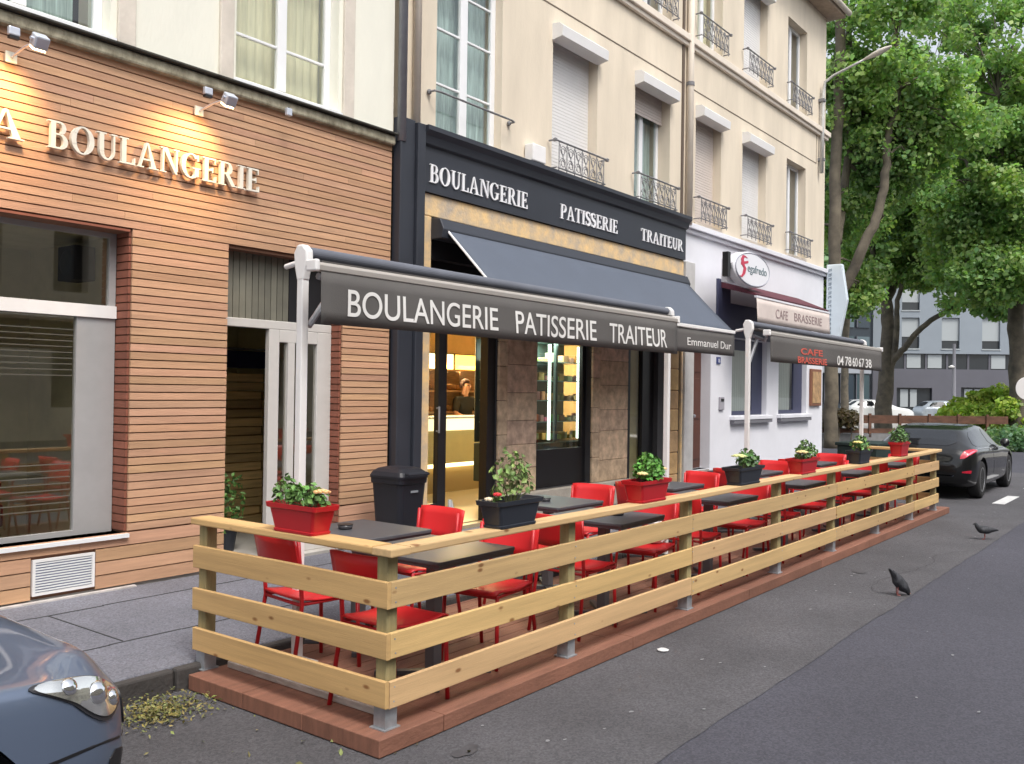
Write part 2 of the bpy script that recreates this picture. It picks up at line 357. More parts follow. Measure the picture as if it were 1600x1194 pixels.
# ------------------------------------------------------------------ window builder
def window(par,x0,x1,z0,z1,yf,frame=Mpvc,bars=(),mull=True,back=Mdark,fw=.06,curtain=None,name='window',open_=False,backd=.25):
    """framed window set in hole: frame front at yf"""
    mb=MB(); t=.05
    mb.box(x0,x0+fw,yf,yf+t,z0,z1); mb.box(x1-fw,x1,yf,yf+t,z0,z1); mb.box(x0+fw,x1-fw,yf,yf+t,z0,z0+fw); mb.box(x0+fw,x1-fw,yf,yf+t,z1-fw,z1)
    cx=(x0+x1)/2
    if mull: mb.box(cx-fw*.75,cx+fw*.75,yf-.004,yf+t-.004,z0+fw,z1-fw)
    for b in bars:
        mb.box(x0+fw,cx-fw*.75 if mull else x1-fw,yf+.008,yf+t-.008,b-.014,b+.014)
        if mull: mb.box(cx+fw*.75,x1-fw,yf+.008,yf+t-.008,b-.014,b+.014)
    w=mb.build(name,frame,par,bevel=.006)
    MB().add([(x0+fw,yf+t*.5,z0+fw),(x1-fw,yf+t*.5,z0+fw),(x1-fw,yf+t*.5,z1-fw),(x0+fw,yf+t*.5,z1-fw)],[(0,1,2,3)]).build('pane',Mglass,w)
    if curtain:
        mb=MB(); n=40; rows=[]
        for k in range(n+1):
            xx=x0+.02+(x1-x0-.04)*k/n; yy=yf+t+.10+.02*math.sin(k*1.9)
            rows.append([(xx,yy,z0),(xx,yy,z1)])
        mb.grid(rows).build('curtain',curtain,w,smooth=True,fixn=False)
    return w
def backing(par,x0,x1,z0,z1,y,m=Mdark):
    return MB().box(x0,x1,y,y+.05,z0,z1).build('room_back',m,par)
# ================================================================== LEFT BUILDING (wood clad shop)
lb=empty('wood_clad_building',(3,FY,0),'cream rendered building with a shop front of warm horizontal timber slats','building')
def P(mb,name,m,par=None,**k):   # world coordinates under a parent at location
    o=mb.build(name,m,par,**k)
    if par is not None:
        base=par; off=Vector((0,0,0))
        while base is not None: off+=base.location; base=base.parent
        o.data.transform(Matrix.Translation(-off))
    return o
lb.location=(0,0,0)
W1=(2.45,3.72,4.47,6.5); W2=(4.88,6.07,4.47,6.5); W1b=(2.45,3.72,7.6,9.6);W2b=(4.88,6.07,7.6,9.6);W0=(.1,1.3,4.47,6.5);W0b=(.1,1.3,7.6,9.6)
mb=MB(); wall_holes(mb,-3,6.84,4.40,13,FY,FY+.35,[W0,W1,W2,W0b,W1b,W2b])
mb.box(-3,6.84,10.4,10.6,4.4,13)
wallL=P(mb,'upper_wall',Mcream,lb)
mb=MB()
for a,b in ((3.77,3.92),(4.70,4.84),(6.12,6.26),(2.25,2.41),(1.34,1.5)): mb.box(a,b,FY-.035,FY-.001,4.44,13)
P(mb,'pilaster_strips',Mpil,lb,bevel=.01)
mb=MB(); mb.box(-3,6.83,FY-.06,FY+.1,4.30,4.40); P(mb,'ledge',Mledge,lb,bevel=.02)
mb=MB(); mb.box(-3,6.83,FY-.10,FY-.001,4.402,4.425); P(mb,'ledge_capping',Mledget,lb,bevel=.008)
for h in (W0,W1,W2,W0b,W1b,W2b):
    window(lb,h[0],h[1],h[2],h[3],FY+.12,bars=(h[2]+.47,h[2]+1.3),fw=.07,curtain=Mcurt_refl if h in (W2,) else None)  # W2: cream sheet paints the reflection of the house opposite
    backing(lb,h[0]-.1,h[1]+.1,h[2]-.1,h[3]+.1,FY+.7)
    if h is W1: P(MB().box(h[0]+.75,h[1]-.1,FY+.4,FY+.42,h[2],h[3]),'half_drawn_blind',Mcurt,lb)
    P(MB().box(h[0]-.04,h[1]+.04,FY-.03,FY+.115,h[2]-.031,h[2]-.001),'window_sill',Mpvc,lb)
# slat cladding
Mwood=mat('larch_slats',(.545,.32,.195),.75,noise=.16,scale=3,bump=.25,bscale=25,stretch=(.6,4,9),tone=True)
Mwoodback=mat('slat_batten_dark',(.20,.10,.06),.9)
def slats(mb,x0,x1,z0,z1,y,pitch=.0655,gap=.010,th=.018,holes=(),seed=1):
    rr=random.Random(seed); z=z0
    while z<z1-.01:
        zt=min(z+pitch-gap,z1); segs=[(x0,x1)]
        for h in holes:
            if z<h[3]-.005 and zt>h[2]+.005:
                ns=[]
                for a,b in segs:
                    if h[1]<=a or h[0]>=b: ns.append((a,b)); continue
                    if a<h[0]: ns.append((a,h[0]))
                    if b>h[1]: ns.append((h[1],b))
                segs=ns
        for a,b in segs:
            x=a
            while x<b-1e-4:
                ln=rr.uniform(1.2,3.2); e=min(b,x+ln)
                if b-e<.35: e=b
                t=rr.uniform(.88,1.10); mb.box(x+.001,e-.001,y,y+th,z,zt,tone=(t,t*rr.uniform(.96,1.03),t*rr.uniform(.93,1.04))); x=e
        z+=pitch
BW=(-1.6,3.94,.56,2.97); DW=(4.84,6.18,-.1,2.97)
mb=MB(); slats(mb,-3,6.83,.58,4.30,FY-.001,holes=[BW,DW]); 
# wider boards low down
z=.13
slats(mb,-3,6.83,.155,.575,FY-.001,pitch=.105,gap=.010,holes=[BW,DW,(3.19,3.68,.17,.455)],seed=5)
P(mb,'timber_cladding',Mwood,lb)
mb=MB(); wall_holes(mb,-3,6.84,.0,4.31,FY+.024,FY+.30,[BW,DW]); P(mb,'batten_wall',Mwoodback,lb)
mb=MB()
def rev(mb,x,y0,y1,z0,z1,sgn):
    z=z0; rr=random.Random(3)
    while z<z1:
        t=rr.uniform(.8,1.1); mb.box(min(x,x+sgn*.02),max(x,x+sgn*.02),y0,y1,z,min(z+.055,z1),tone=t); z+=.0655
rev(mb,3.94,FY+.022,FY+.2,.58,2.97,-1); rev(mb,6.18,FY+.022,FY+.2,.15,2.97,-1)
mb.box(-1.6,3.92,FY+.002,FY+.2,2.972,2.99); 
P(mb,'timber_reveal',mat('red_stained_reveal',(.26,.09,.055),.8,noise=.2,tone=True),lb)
# shop window
mb=MB(); yw=FY+.2
mb.box(-1.6,3.94,FY-.03,yw+.05,.53,.56); P(mb,'sill',Mpvc,lb)
wf=MB(); mt=mat('grey_alu_frame',(.42,.42,.42),.4,.2,noise=.06,scale=6)
wf.box(3.60,3.915,yw,yw+.05,.56,2.28); wf.box(3.86,3.915,yw,yw+.05,2.38,2.97); wf.box(-1.6,3.86,yw,yw+.05,2.93,2.97); wf.box(-1.6,3.60,yw,yw+.05,.56,.60)
wfo=P(wf,'shop_window',mt,lb)
P(MB().box(-1.6,3.915,yw-.02,yw+.045,2.28,2.38),'transom',Mwhite,wfo)
P(MB().add([(-1.6,yw+.025,.6),(3.6,yw+.025,.6),(3.6,yw+.025,2.28),(-1.6,yw+.025,2.28)],[(0,1,2,3)]).add([(-1.6,yw+.025,2.38),(3.86,yw+.025,2.38),(3.86,yw+.025,2.93),(-1.6,yw+.025,2.93)],[(0,1,2,3)]),'pane',Mglassd,wfo)
mfilm=mat('frosted_film',(.11,.105,.085),.6)
mb=MB()
for k in range(9): z=2.17-k*.045; mb.box(-1.6,3.58,yw+.021,yw+.023,z,z+.006)
for k in range(8): z=1.12-k*.05; mb.box(-1.6,3.58,yw+.021,yw+.023,z,z+.008)
P(mb,'film_stripes',mfilm,wfo)
# interior
mint=mat('khaki_plaster',(.62,.57,.38),.9,noise=.2,scale=2)
mb=MB(); mb.box(-2,4.4,9.6,9.7,.1,3.1); mb.box(4.4,4.5,FY+.31,10.2,.1,3.1); mb.box(-2,6.8,FY+.31,10.5,3.1,3.2); mb.box(6.7,6.8,FY+.31,10.5,.1,3.1); mb.box(4.5,6.7,9.3,9.4,.1,3.1); mb.box(-2.1,-2,FY+.31,10.3,.1,3.1)
P(mb,'inner_walls',mint,lb)
P(MB().box(-2,6.8,FY+.02,10.4,.02,.15),'inner_floor',mat('grey_tile',(.42,.40,.37),.5,noise=.15),lb)
# doorway
dw=MB(); yd=FY+.14
dw.box(4.84,6.16,yd,yd+.06,2.29,2.37); dw.box(5.40,5.52,yd,yd+.06,.15,2.29); dw.box(5.98,6.16,yd,yd+.06,.15,2.29); dw.box(5.52,5.98,yd,yd+.06,.15,.38); dw.box(5.52,5.98,yd,yd+.06,2.17,2.29)
Mdoorw=mat('greyish_white_frame',(.56,.54,.51),.45,noise=.06)
dwo=P(dw,'door_frame',Mdoorw,lb,bevel=.006)
P(MB().box(5.62,5.70,yd-.004,yd+.05,.38,2.17),'door_stile',Mdoorw,dwo)
P(MB().add([(5.5,yd+.03,.38),(6.02,yd+.03,.38),(6.02,yd+.03,2.17),(5.5,yd+.03,2.17)],[(0,1,2,3)]),'pane',Mglassd,dwo)
mb=MB(); x=4.86
mst=mat('grey_louvre',(.16,.155,.12),.7,noise=.15,tone=True)
while x<5.62: mb.box(x,x+.062,yd+.01,yd+.03,2.37,2.97,tone=random.uniform(.8,1.15)); x+=.07
P(mb,'transom_panel',mst,lb)
P(MB().box(5.63,6.16,yd+.01,yd+.03,2.37,2.97),'dark_transom_pane',Mblk,lb)
# things in the doorway room
t=empty('wood_stack',(0,0,0),'stack of brown horizontal planks seen inside the dark doorway','wood stack')
mb=MB(); rr=random.Random(4)
for k in range(17):
    z=.2+k*.1; 
    for q in range(2): mb.box(6.05+q*.55+rr.uniform(-.03,.03),6.56+q*.55,8.6+rr.uniform(0,.05),8.9,z,z+.09,tone=rr.uniform(.6,1.1))
P(mb,'plank',mat('old_planks',(.72,.50,.22),.8,noise=.3,scale=4,stretch=(.5,3,8),tone=True),t,bevel=.005)
t=empty('navy_curtain_rail',(0,0,0),'dark navy band hanging above the planks inside the doorway','blind')
P(MB().box(5.3,6.68,8.5,8.56,1.95,2.14),'fabric_band',mat('navy_cloth',(.01,.012,.05),.9),t)
P(MB().tube([(5.25,8.53,2.16),(6.69,8.53,2.16)],.012),'rail',Miron,t)
# pale strip where cladding meets the pavement
P(MB().box(2.6,4.0,FY-.05,FY-.002,PZ-.01,PZ+.012),'base_strip',mat('pale_mortar',(.5,.47,.45),.9,noise=.3),lb)
# vent
t=empty('vent_grille',(0,0,0),'white louvred vent grille low in the timber cladding','vent')
P(MB().box(3.2,3.67,FY-.012,FY+.02,.18,.20).box(3.2,3.67,FY-.012,FY+.02,.425,.445).box(3.2,3.22,FY-.012,FY+.02,.2,.425).box(3.65,3.67,FY-.012,FY+.02,.2,.425),'frame',Mwhite,t)
mb=MB()
for k in range(11):
    z=.208+k*.02; mb.box(3.221,3.649,FY-.008,FY+.003,z,z+.010)
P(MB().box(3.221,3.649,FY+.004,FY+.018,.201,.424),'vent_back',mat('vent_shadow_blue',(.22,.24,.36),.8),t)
P(mb,'louvres',Mpvc,t)
# lettering
Mlet=mat('ivory_letter',(.80,.76,.66),.4,noise=.03)
t=empty('shop_lettering',(0,0,0),'large raised ivory serif letters LA BOULANGERIE on the timber slats','lettering')
serif_word('BOULANGERIE',Mlet,3.23,5.12,3.495,.205,FY-.02,.035,t)
serif_word('LA',Mlet,2.62,3.065,3.495,.205,FY-.02,.035,t)
# floodlights
Mflood=mat('silver_lamp',(.62,.66,.74),.35,.4,noise=.1)
Mbulb=emis('lamp_glow',(1,.75,.42),6)
lt=bpy.data.lights
for i,(x,lab) in enumerate(((4.50,'arm floodlight over the end of the shop lettering, right of the two'),(2.97,'arm floodlight near the left edge of the photo, over the letter A'))):
    t=empty('floodlight',(x,FY-.02,4.08),lab,'floodlight','floodlights on the timber cladding')
    MB().box(-.04,.04,-.02,.0,-.04,.04).build('wall_plate',mat('cream_plate',(.75,.72,.6),.5),t,bevel=.004)
    MB().tube([(0,-.01,0),(.0,-.22,.03),(.0,-.40,.03)],.009).build('arm',Mflood,t)
    mb=MB(); mb.obox((0,-.44,.02),(.05,0,0),(0,.035,.025),(0,-.025,.038)); h=mb.build('lamp_head',Mflood,t,bevel=.012)
    MB().tube([(-.064,-.44,.03),(.064,-.44,.03)],.012).build('hinge',Mflood,h)
    MB().obox((0,-.408,-.022),(.042,0,0),(0,.028,.02),(0,.003,-.004)).build('bulb_glass',Mbulb,t)
    ld=lt.new('flood_spot','SPOT'); ld.energy=30; ld.color=(1,.62,.25); ld.spot_size=math.radians(115); ld.spot_blend=.9; ld.shadow_soft_size=.06
    lo=bpy.data.objects.new('flood_spot',ld); COL.objects.link(lo); lo.parent=t; lo.location=(-.02,-.36,-.06)
    lo.rotation_euler=Vector((.25,-.75,.75)).to_track_quat('Z','Y').to_euler()
for i,x in enumerate((2.95,4.53,)):
    t=empty('junction_box',(x,FY-.10,4.24),('small white box with a dark underside fixed below the ledge, above the left floodlight','small white box with a dark underside fixed below the ledge, above the right floodlight')[i],'junction box')
    MB().box(-.04,.04,-.03,.01,-.03,.035).build('box_case',Mflood,t,bevel=.01); MB().box(-.035,.035,-.028,.008,-.05,-.031).build('dark_base',Mblk,t)
for i,(x,z) in enumerate(((5.35,4.27),)):
    t=empty('cable_clip',(x,FY-.14,4.27),'tiny pale bracket under the ledge by the second upper window','bracket'); MB().box(-.03,.03,-.03,.01,-.04,.03).build('clip_body',Mflood,t,bevel=.008); MB().tube([(0,-.01,.03),(0,-.01,.04)],.008).build('screw',Mblk,t)
# downpipe at the party wall
t=empty('downpipe',(0,0,0),'grey zinc downpipe between the cream wall and the beige wall','downpipe')
P(MB().tube([(6.90,FY-.07,4.36),(6.90,FY-.07,12.9)],.05,12),'pipe',Mzinc,t,smooth=True)
P(MB().tube([(6.90,FY-.07,6.0),(6.90,FY-.07,6.06)],.058,12),'collar',Mzinc,t)
# ================================================================== BEIGE APARTMENT BUILDING
ab=empty('apartment_building',(0,0,0),'long beige rendered apartment building with shuttered windows and a stone string course','building')
X0,X1=6.95,20.35
F1=[(7.5,8.68,4.60,6.75),(9.75,10.85,4.60,6.50),(11.9,13.02,4.60,6.50),(13.93,14.93,4.60,6.48),(15.85,16.97,4.60,6.48),(18.05,19.15,4.62,6.55)]
F2=[(a,b,7.66,9.45) for a,b,_,_ in F1]
OPN=[(7.43,8.69,.13,3.2),(9.48,10.81,.47,3.2),(11.78,12.77,.13,3.2),(13.92,14.62,.45,2.75),(15.5,17.14,1.34,2.75),(17.75,19.34,1.34,2.75)]
mb=MB(); wall_holes(mb,X0,X1,4.45,10.15,FY,FY+.40,F1+F2); mb.box(X0,X1,13.6,13.8,0,10.15); mb.box(X1-.2,X1,FY+.4,13.6,0,10.15)
P(mb,'upper_wall',Mbeige,ab)
mb=MB(); wall_holes(mb,X0,13.53,0,4.45,FY+.02,FY+.12,OPN[:3]); P(mb,'bakery_wall',mat('dark_shop_wall',(.05,.048,.05),.8,noise=.2),ab)
mb=MB(); wall_holes(mb,13.53,X1,0,4.45,FY,FY+.40,OPN[3:]); P(mb,'cafe_wall',Mlav,ab)
mb=MB(); mb.box(X0,X1+.1,FY-.10,FY-.001,7.49,7.60); mb.box(X0,X1+.06,FY-.06,FY-.002,7.42,7.488); P(mb,'string_course',Mtrim,ab,bevel=.01)
mb=MB(); mb.box(X0,13.45,FY-.006,FY-.001,6.79,6.805); mb.box(13.65,19.78,FY-.006,FY-.001,6.79,6.805); mb.box(19.77,19.785,FY-.006,FY-.001,6.81,7.41)
P(mb,'groove_line',mat('groove_shadow',(.16,.12,.09),.9),ab)
mb=MB(); mb.box(13.54,X1+.06,FY-.10,FY-.001,4.45,4.54); mb.box(13.54,X1+.03,FY-.05,FY-.001,4.38,4.447); P(mb,'cafe_cornice',Mlav,ab,bevel=.01)
# roof and eave
mb=MB(); mb.box(X0,X1+.22,FY-.36,14.2,10.155,10.30); P(mb,'eave',mat('eave_board',(.42,.33,.25),.8,noise=.2),ab,bevel=.02)
mb=MB(); mb.add([(X0,FY-.33,10.31),(X1+.2,FY-.33,10.31),(X1+.2,14.1,10.31),(X0,14.1,10.31),(X0,10.4,12.4),(X1-1.5,10.4,12.4)],[(0,1,5,4),(1,2,5),(2,3,4,5),(3,0,4),(0,3,2,1)])
P(mb,'roof',mat('clay_tile',(.30,.12,.07),.9,noise=.3,scale=8,bump=.5),ab)
mb=MB(); mb.tube([(X0,FY-.42,10.26),(X1+.26,FY-.42,10.26)],.06,10); P(mb,'gutter',Mtrim,ab,smooth=True)
# windows
def shutterbox(x0,x1,z,par,proud=.16):
    P(MB().prism([(x0-.02,FY-proud,z-.13),(x0-.02,FY-proud-.01,z),(x0-.02,FY-proud+.05,z+.05),(x0-.02,FY+.02,z+.06),(x0-.02,FY+.02,z-.16)],(x1-x0+.04,0,0)),'shutter_box',Mshut,par)
def slat_shutter(x0,x1,z0,z1,y,par,m):
    mb=MB(); z=z0; rows=[]
    while z<z1-.01:
        rows+=[(z,y),(z+.005,y-.006),(z+.04,y-.006)]; z+=.045
    rows.append((z1,y)); mb.grid([[(x0,b,a) for a,b in rows],[(x1,b,a) for a,b in rows]]); 
    return P(mb,'roller_shutter',m,par,solid=.004)
for i,h in enumerate(F1):
    x0,x1,z0,z1=h; yf=FY+.16
    w=P(MB().box(x0-.03,x1+.03,FY-.035,yf-.002,z0-.045,z0-.001),'window_sill',Mtrim,ab)
    if i==0: window(ab,x0,x1,z0,z1,yf-.05,bars=(z0+.62,z0+1.25,z0+1.75),fw=.085,curtain=Mcurt)
    elif i==1: slat_shutter(x0,x1,z0,z1,yf,ab,Mshut)
    elif i==2: window(ab,x0,x1,z0,z1,yf+.05,fw=.07,curtain=Mcurt); slat_shutter(x0,x1,6.02,z1,yf,ab,Mshutb)
    elif i==3: slat_shutter(x0,x1,z0,z1,yf,ab,Mshutb)
    elif i==4: slat_shutter(x0,x1,z0,z1,yf,ab,Mshut)
    else: window(ab,x0,x1,z0,z1,yf,fw=.07)
    if i in (1,2,3,4): shutterbox(x0,x1,6.50,ab)
    backing(ab,x0-.1,x1+.1,z0-.1,z1+.1,FY+.75)
for i,h in enumerate(F2):
    x0,x1,z0,z1=h; yf=FY+.16
    if i in (1,4): slat_shutter(x0,x1,z0,z1,yf,ab,Mshut); shutterbox(x0,x1,9.45,ab)
    else: window(ab,x0,x1,z0,z1,yf,fw=.07,curtain=Mcurt_refl if i==3 else None)
    backing(ab,x0-.1,x1+.1,z0-.1,z1+.1,FY+.75)
# wrought iron guards
def railing(x0,x1,z0,h=.40,ornate=True):
    L=x1-x0; mb=MB(); y=-.12
    mb.tube([(-.09,-.02,h),(-.09,y,h),(L+.09,y,h),(L+.09,-.02,h)],.013,6); mb.tube([(-.02,y,.05),(L+.02,y,.05)],.010,6)
    mb.tube([(-.05,0,.05),(-.05,y,.05)],.01,6); mb.tube([(L+.05,0,.05),(L+.05,y,.05)],.01,6)
    n=6 if ornate else 13
    for k in range(n+1): xx=L*k/n; mb.tube([(xx,y,.0),(xx,y,h)],.007,5)
    if ornate:
        for k in range(n):
            cx=L*(k+.5)/n; r=L/n*.40
            for (cz,sg) in ((h*.72,1),(h*.32,-1)):
                pts=[]
                for q in range(15):
                    a=q/14*2*math.pi*1.35; rr=r*(1-.6*q/14); pts.append((cx+sg*rr*math.cos(a),y,cz+rr*math.sin(a)*.95))
                mb.tube(pts,.006,4)
            mb.tube([(cx-r,y,h*.9),(cx,y,h*.52),(cx-r,y,h*.12)],.006,4); mb.tube([(cx+r,y,h*.9),(cx,y,h*.52),(cx+r,y,h*.12)],.006,4)
    else:
        pass
    mb.lathe([(0,-.0),(.025,.0),(.03,.03),(0,.05)],(-.09,y,h-.02),8); mb.lathe([(0,0),(.025,0),(.03,.03),(0,.05)],(L+.09,y,h-.02),8)
    return mb
ordn=('first','second','third','fourth','fifth','last')
protoR=None
for fl,FF in enumerate((F1,F2)):
    for i,h in enumerate(FF):
        if i==0: continue
        x0,x1,z0,z1=h
        t=empty('window_guard',(x0,FY,z0),('iron window guard, %s window from the left, %s floor of beige facade'%(ordn[i],('lower','upper')[fl])),'railing','iron window guards on the beige facade')
        railing(0,x1-x0,0).build('railing_scrolls',Miron,t)
x0,x1=F1[0][:2]
t=empty('guard_bar',(x0,FY,4.60+.42),'thin horizontal iron bar across the tall white window above the dark fascia','railing')
MB().tube([(-.13,0,0),(-.13,-.1,0),(-.05,-.12,0),(x1-x0+.05,-.12,0),(x1-x0+.13,-.1,0),(x1-x0+.13,0,0)],.012,6).build('bar',Miron,t)
for xx in (-.13,x1-x0+.13): MB().lathe([(0,-.03),(.03,-.02),(.03,0),(0,.01)],(xx,-.01,0),8,axis='y').build('rosette',Miron,t)
# downpipes
t=empty('downpipe',(0,0,0),'pinkish beige downpipe running down the middle of the beige facade','downpipe')
P(MB().tube([(13.58,FY-.07,4.5),(13.58,FY-.07,10.1)],.055,12),'pipe',Mtrim,t,smooth=True); P(MB().tube([(13.58,FY-.07,6.78),(13.58,FY-.07,6.84)],.065,12),'collar',Miron,t)
P(MB().box(13.40,13.47,FY-.02,FY-.001,4.6,10.1),'dark_joint',mat('joint_brown',(.12,.09,.07),.9),t)
t=empty('downpipe',(0,0,0),'cream downpipe at the left edge of the beige facade above the dark fascia','downpipe')
P(MB().tube([(7.13,FY-.06,4.6),(7.13,FY-.06,10.1)],.045,12),'pipe',Mtrim,t,smooth=True); P(MB().tube([(7.13,FY-.06,6.0),(7.13,FY-.06,6.05)],.053,12),'collar',Miron,t)
# white meter box
t=empty('alarm_box',(9.28,FY-.09,4.60),'small white box on a dark bracket standing on top of the fascia','alarm box')
MB().box(-.14,.14,-.06,.08,.02,.24).build('box_case',Mwhite,t,bevel=.015); MB().box(-.1,.1,-.05,.06,-.06,.018).build('bracket',Mblk,t)
# ================================================================== BAKERY SHOP FRONT
sf=empty('bakery_shopfront',(0,0,0),'anthracite bakery shop front with pale stone surround, glazed doors and stone piers','shop front')
mb=MB(); mb.box(6.86,7.08,FY-.10,FY+.015,.13,4.62); P(mb,'pilaster',Manth,sf,bevel=.01)
mb=MB(); mb.box(7.085,7.205,FY-.14,FY+.015,.13,4.60); P(mb,'pilaster',Manth,sf,bevel=.01)
mb=MB(); mb.box(7.21,7.43,FY-.03,FY+.018,.13,3.65); mb.box(7.21,13.50,FY-.03,FY+.018,3.655,3.90); mb.box(13.47,13.52,FY-.03,FY+.018,.13,3.65); P(mb,'stone_surround',mat('pale_golden_stone',(.84,.58,.27),.85,noise=.22,scale=5,bump=.3,col2=(.42,.36,.30)),sf,bevel=.008)
mb=MB()
def pier(mb,x0,x1,z0,z1,seed):
    rr=random.Random(seed); z=z0
    while z<z1-.02:
        h=min(rr.choice((.3,.35,.42)),z1-z); t=rr.uniform(.85,1.12); mb.box(x0,x1,FY-.02,FY+.018,z,z+h-.004,tone=(t,t*rr.uniform(.97,1.03),t*rr.uniform(.88,1.0))); z+=h
Mst=mat('pier_stone',(.60,.44,.32),.88,noise=.42,scale=7,bump=.5,bscale=16,tone=True)
mb=MB(); pier(mb,8.86,9.48,.47,3.2,1); pier(mb,8.69,8.858,.13,3.2,9); P(mb,'stone_pier',Mst,sf,bevel=.01)
mb=MB(); pier(mb,11.0,11.78,.47,3.2,2); pier(mb,10.81,10.998,.47,3.2,12); P(mb,'stone_pier',Mst,sf,bevel=.01)
mb=MB(); pier(mb,12.98,13.40,.13,3.2,3); P(mb,'stone_pier',mat('pier_stone_golden',(.52,.34,.17),.88,noise=.3,scale=5,bump=.5,bscale=16,tone=True),sf,bevel=.02)
mb=MB(); mb.box(8.70,11.78,FY-.10,FY+.015,.13,.465); P(mb,'stone_plinth',mat('grey_stone',(.38,.34,.29),.9,noise=.2,scale=4,bump=.3),sf,bevel=.01)
mb=MB(); mb.box(7.43,13.47,FY-.012,FY+.015,3.2,3.65); P(mb,'dark_header',Mblk,sf)
# glazed entrance
y=FY+.10
d=MB(); d.box(7.43,7.47,y,y+.06,.3,3.2); d.box(8.54,8.69,y-.06,y+.06,.13,3.2); d.box(7.72,7.86,y-.01,y+.06,.3,2.40); d.box(7.47,8.54,y,y+.07,2.40,3.2); d.box(7.47,7.72,y,y+.06,.13,.45); d.box(7.86,8.54,y,y+.06,.13,.17)
do=P(d,'entrance_frame',Mblk,sf,bevel=.005)
P(MB().add([(7.47,y+.03,.45),(7.72,y+.03,.45),(7.72,y+.03,2.4),(7.47,y+.03,2.4)],[(0,1,2,3)]),'pane',Mglass,do)
P(MB().tube([(7.70,y-.04,1.25),(7.70,y-.04,1.55)],.012).tube([(7.70,y-.04,1.27),(7.70,y,1.27)],.009).tube([(7.70,y-.04,1.53),(7.70,y,1.53)],.009),'handle',Mzinc,do)
# fridge window
d=MB(); d.box(9.48,9.53,y,y+.06,.47,3.2); d.box(10.72,10.81,y,y+.06,.47,3.2); d.box(9.53,10.72,y,y+.06,2.9,3.2); d.box(9.53,10.72,y-.01,y+.05,.47,.97)
do=P(d,'display_window',Mblk,sf,bevel=.005)
P(MB().add([(9.53,y+.03,.97),(10.72,y+.03,.97),(10.72,y+.03,2.9),(9.53,y+.03,2.9)],[(0,1,2,3)]),'pane',Mglass,do)
# second door
d=MB(); d.box(11.78,12.05,y,y+.06,.13,3.2); d.box(12.62,12.77,y,y+.06,.13,3.2); d.box(12.05,12.62,y,y+.06,2.45,3.2); d.box(12.40,12.619,y-.01,y+.059,.17,2.449); d.box(12.05,12.40,y,y+.06,.13,.17)
do=P(d,'side_door',Mblk,sf,bevel=.005)
P(MB().add([(12.05,y+.03,.17),(12.40,y+.03,.17),(12.40,y+.03,2.45),(12.05,y+.03,2.45)],[(0,1,2,3)]),'pane',Mglass,do)
P(MB().box(12.0,12.6,y+.08,y+.09,.2,2.5),'pale_blind_or_infill',mat('dim_interior_tan',(.46,.38,.20),.9,noise=.15),do)  # tan sheet added behind the pane, coloured like the dim interior
# interior shell of the bakery
Mwarm=mat('warm_plaster',(.62,.50,.30),.9,noise=.1)
mb=MB(); mb.box(7.0,13.6,10.7,10.8,.1,3.3); mb.box(6.92,7.0,FY+.14,10.7,.1,3.3); mb.box(13.54,13.6,FY+.41,10.7,.1,3.3); mb.box(7,13.5,FY+.14,10.7,3.2,3.3); P(mb,'shop_inner_walls',Mwarm,sf)
P(MB().box(7.0,13.5,FY+.0,10.7,.02,.17),'shop_floor',mat('beige_floor_tile',(.40,.32,.2),.35,noise=.1),sf)
t=empty('wall_cabinet',(0,0,0),'brown bread shelving on the back wall of the bakery','shelving')
mb=MB(); mb.box(9.0,13.0,10.35,10.39,.9,2.05)
for z in (1.0,1.35,1.7,2.05): mb.box(9.0,13.0,10.0,10.34,z,z+.03)
for x in (9.0,10.0,11,12,12.96): mb.box(x,x+.035,10.0,10.34,.17,2.049)
P(mb,'shelf_frame',mat('brown_wood',(.45,.27,.13),.6,noise=.3,stretch=(1,1,6)),t)
mb=MB(); rr=random.Random(2)
for z in (1.03,1.38,1.73):
    x=9.1
    while x<12.8: 
        r=rr.uniform(.04,.06); mb.lathe([(0,-.12),(r*.7,-.1),(r,0),(r*.7,.1),(0,.12)],(x,10.15,z+r),8,axis='y',tone=rr.uniform(.6,1.2)); x+=rr.uniform(.12,.25)
P(mb,'bread_loaves',mat('bread_crust',(.42,.22,.08),.8,tone=True),t,smooth=True)['kind']='stuff'
for k,x in enumerate((9.05,9.75,10.45,11.15,11.85)):
    t=empty('lit_menu_panel',(x,10.3,2.07),'glowing yellow backlit panels over the bakery counter','lit panel','glowing panels over the counter')
    MB().box(0,.62,-.015,.015,.0,.27).build('panel_face',emis('panel_glow%d'%(k%2),((1,.62,.10),(1,.78,.30))[k%2],2.6 if k%2 else 1.7),t); MB().box(-.02,.64,.018,.05,-.02,.29).build('panel_case',Mblk,t)
    ld=lt.new('panel_light','AREA'); ld.energy=60; ld.color=(1,.74,.36); ld.size=.5; lo=bpy.data.objects.new('panel_light',ld); COL.objects.link(lo); lo.parent=t; lo.location=(.3,-.05,.15); lo.rotation_euler=(math.radians(-60),0,0)
t=empty('sales_counter',(0,0,0),'cream bakery counter with a lit top edge and base strip','counter')
P(MB().box(9.2,12.9,9.2,9.75,.62,1.12),'counter_front',mat('cream_laminate',(.80,.68,.36),.45,noise=.05),t)
P(MB().box(9.15,12.95,9.15,9.8,1.30,1.33),'counter_top',Mwhite,t)
P(MB().box(9.2,12.9,9.19,9.7,1.12,1.30),'lit_glass_front',emis('counter_glow',(1,.85,.5),.9,base=(.7,.6,.4)),t)
P(MB().box(9.2,12.9,9.22,9.7,.56,.62),'light_strip',emis('strip_glow',(1,.82,.4),2.2),t)
P(MB().box(9.25,12.85,9.3,9.7,.17,.56),'kick_base',mat('tan_base',(.45,.32,.16),.5),t)
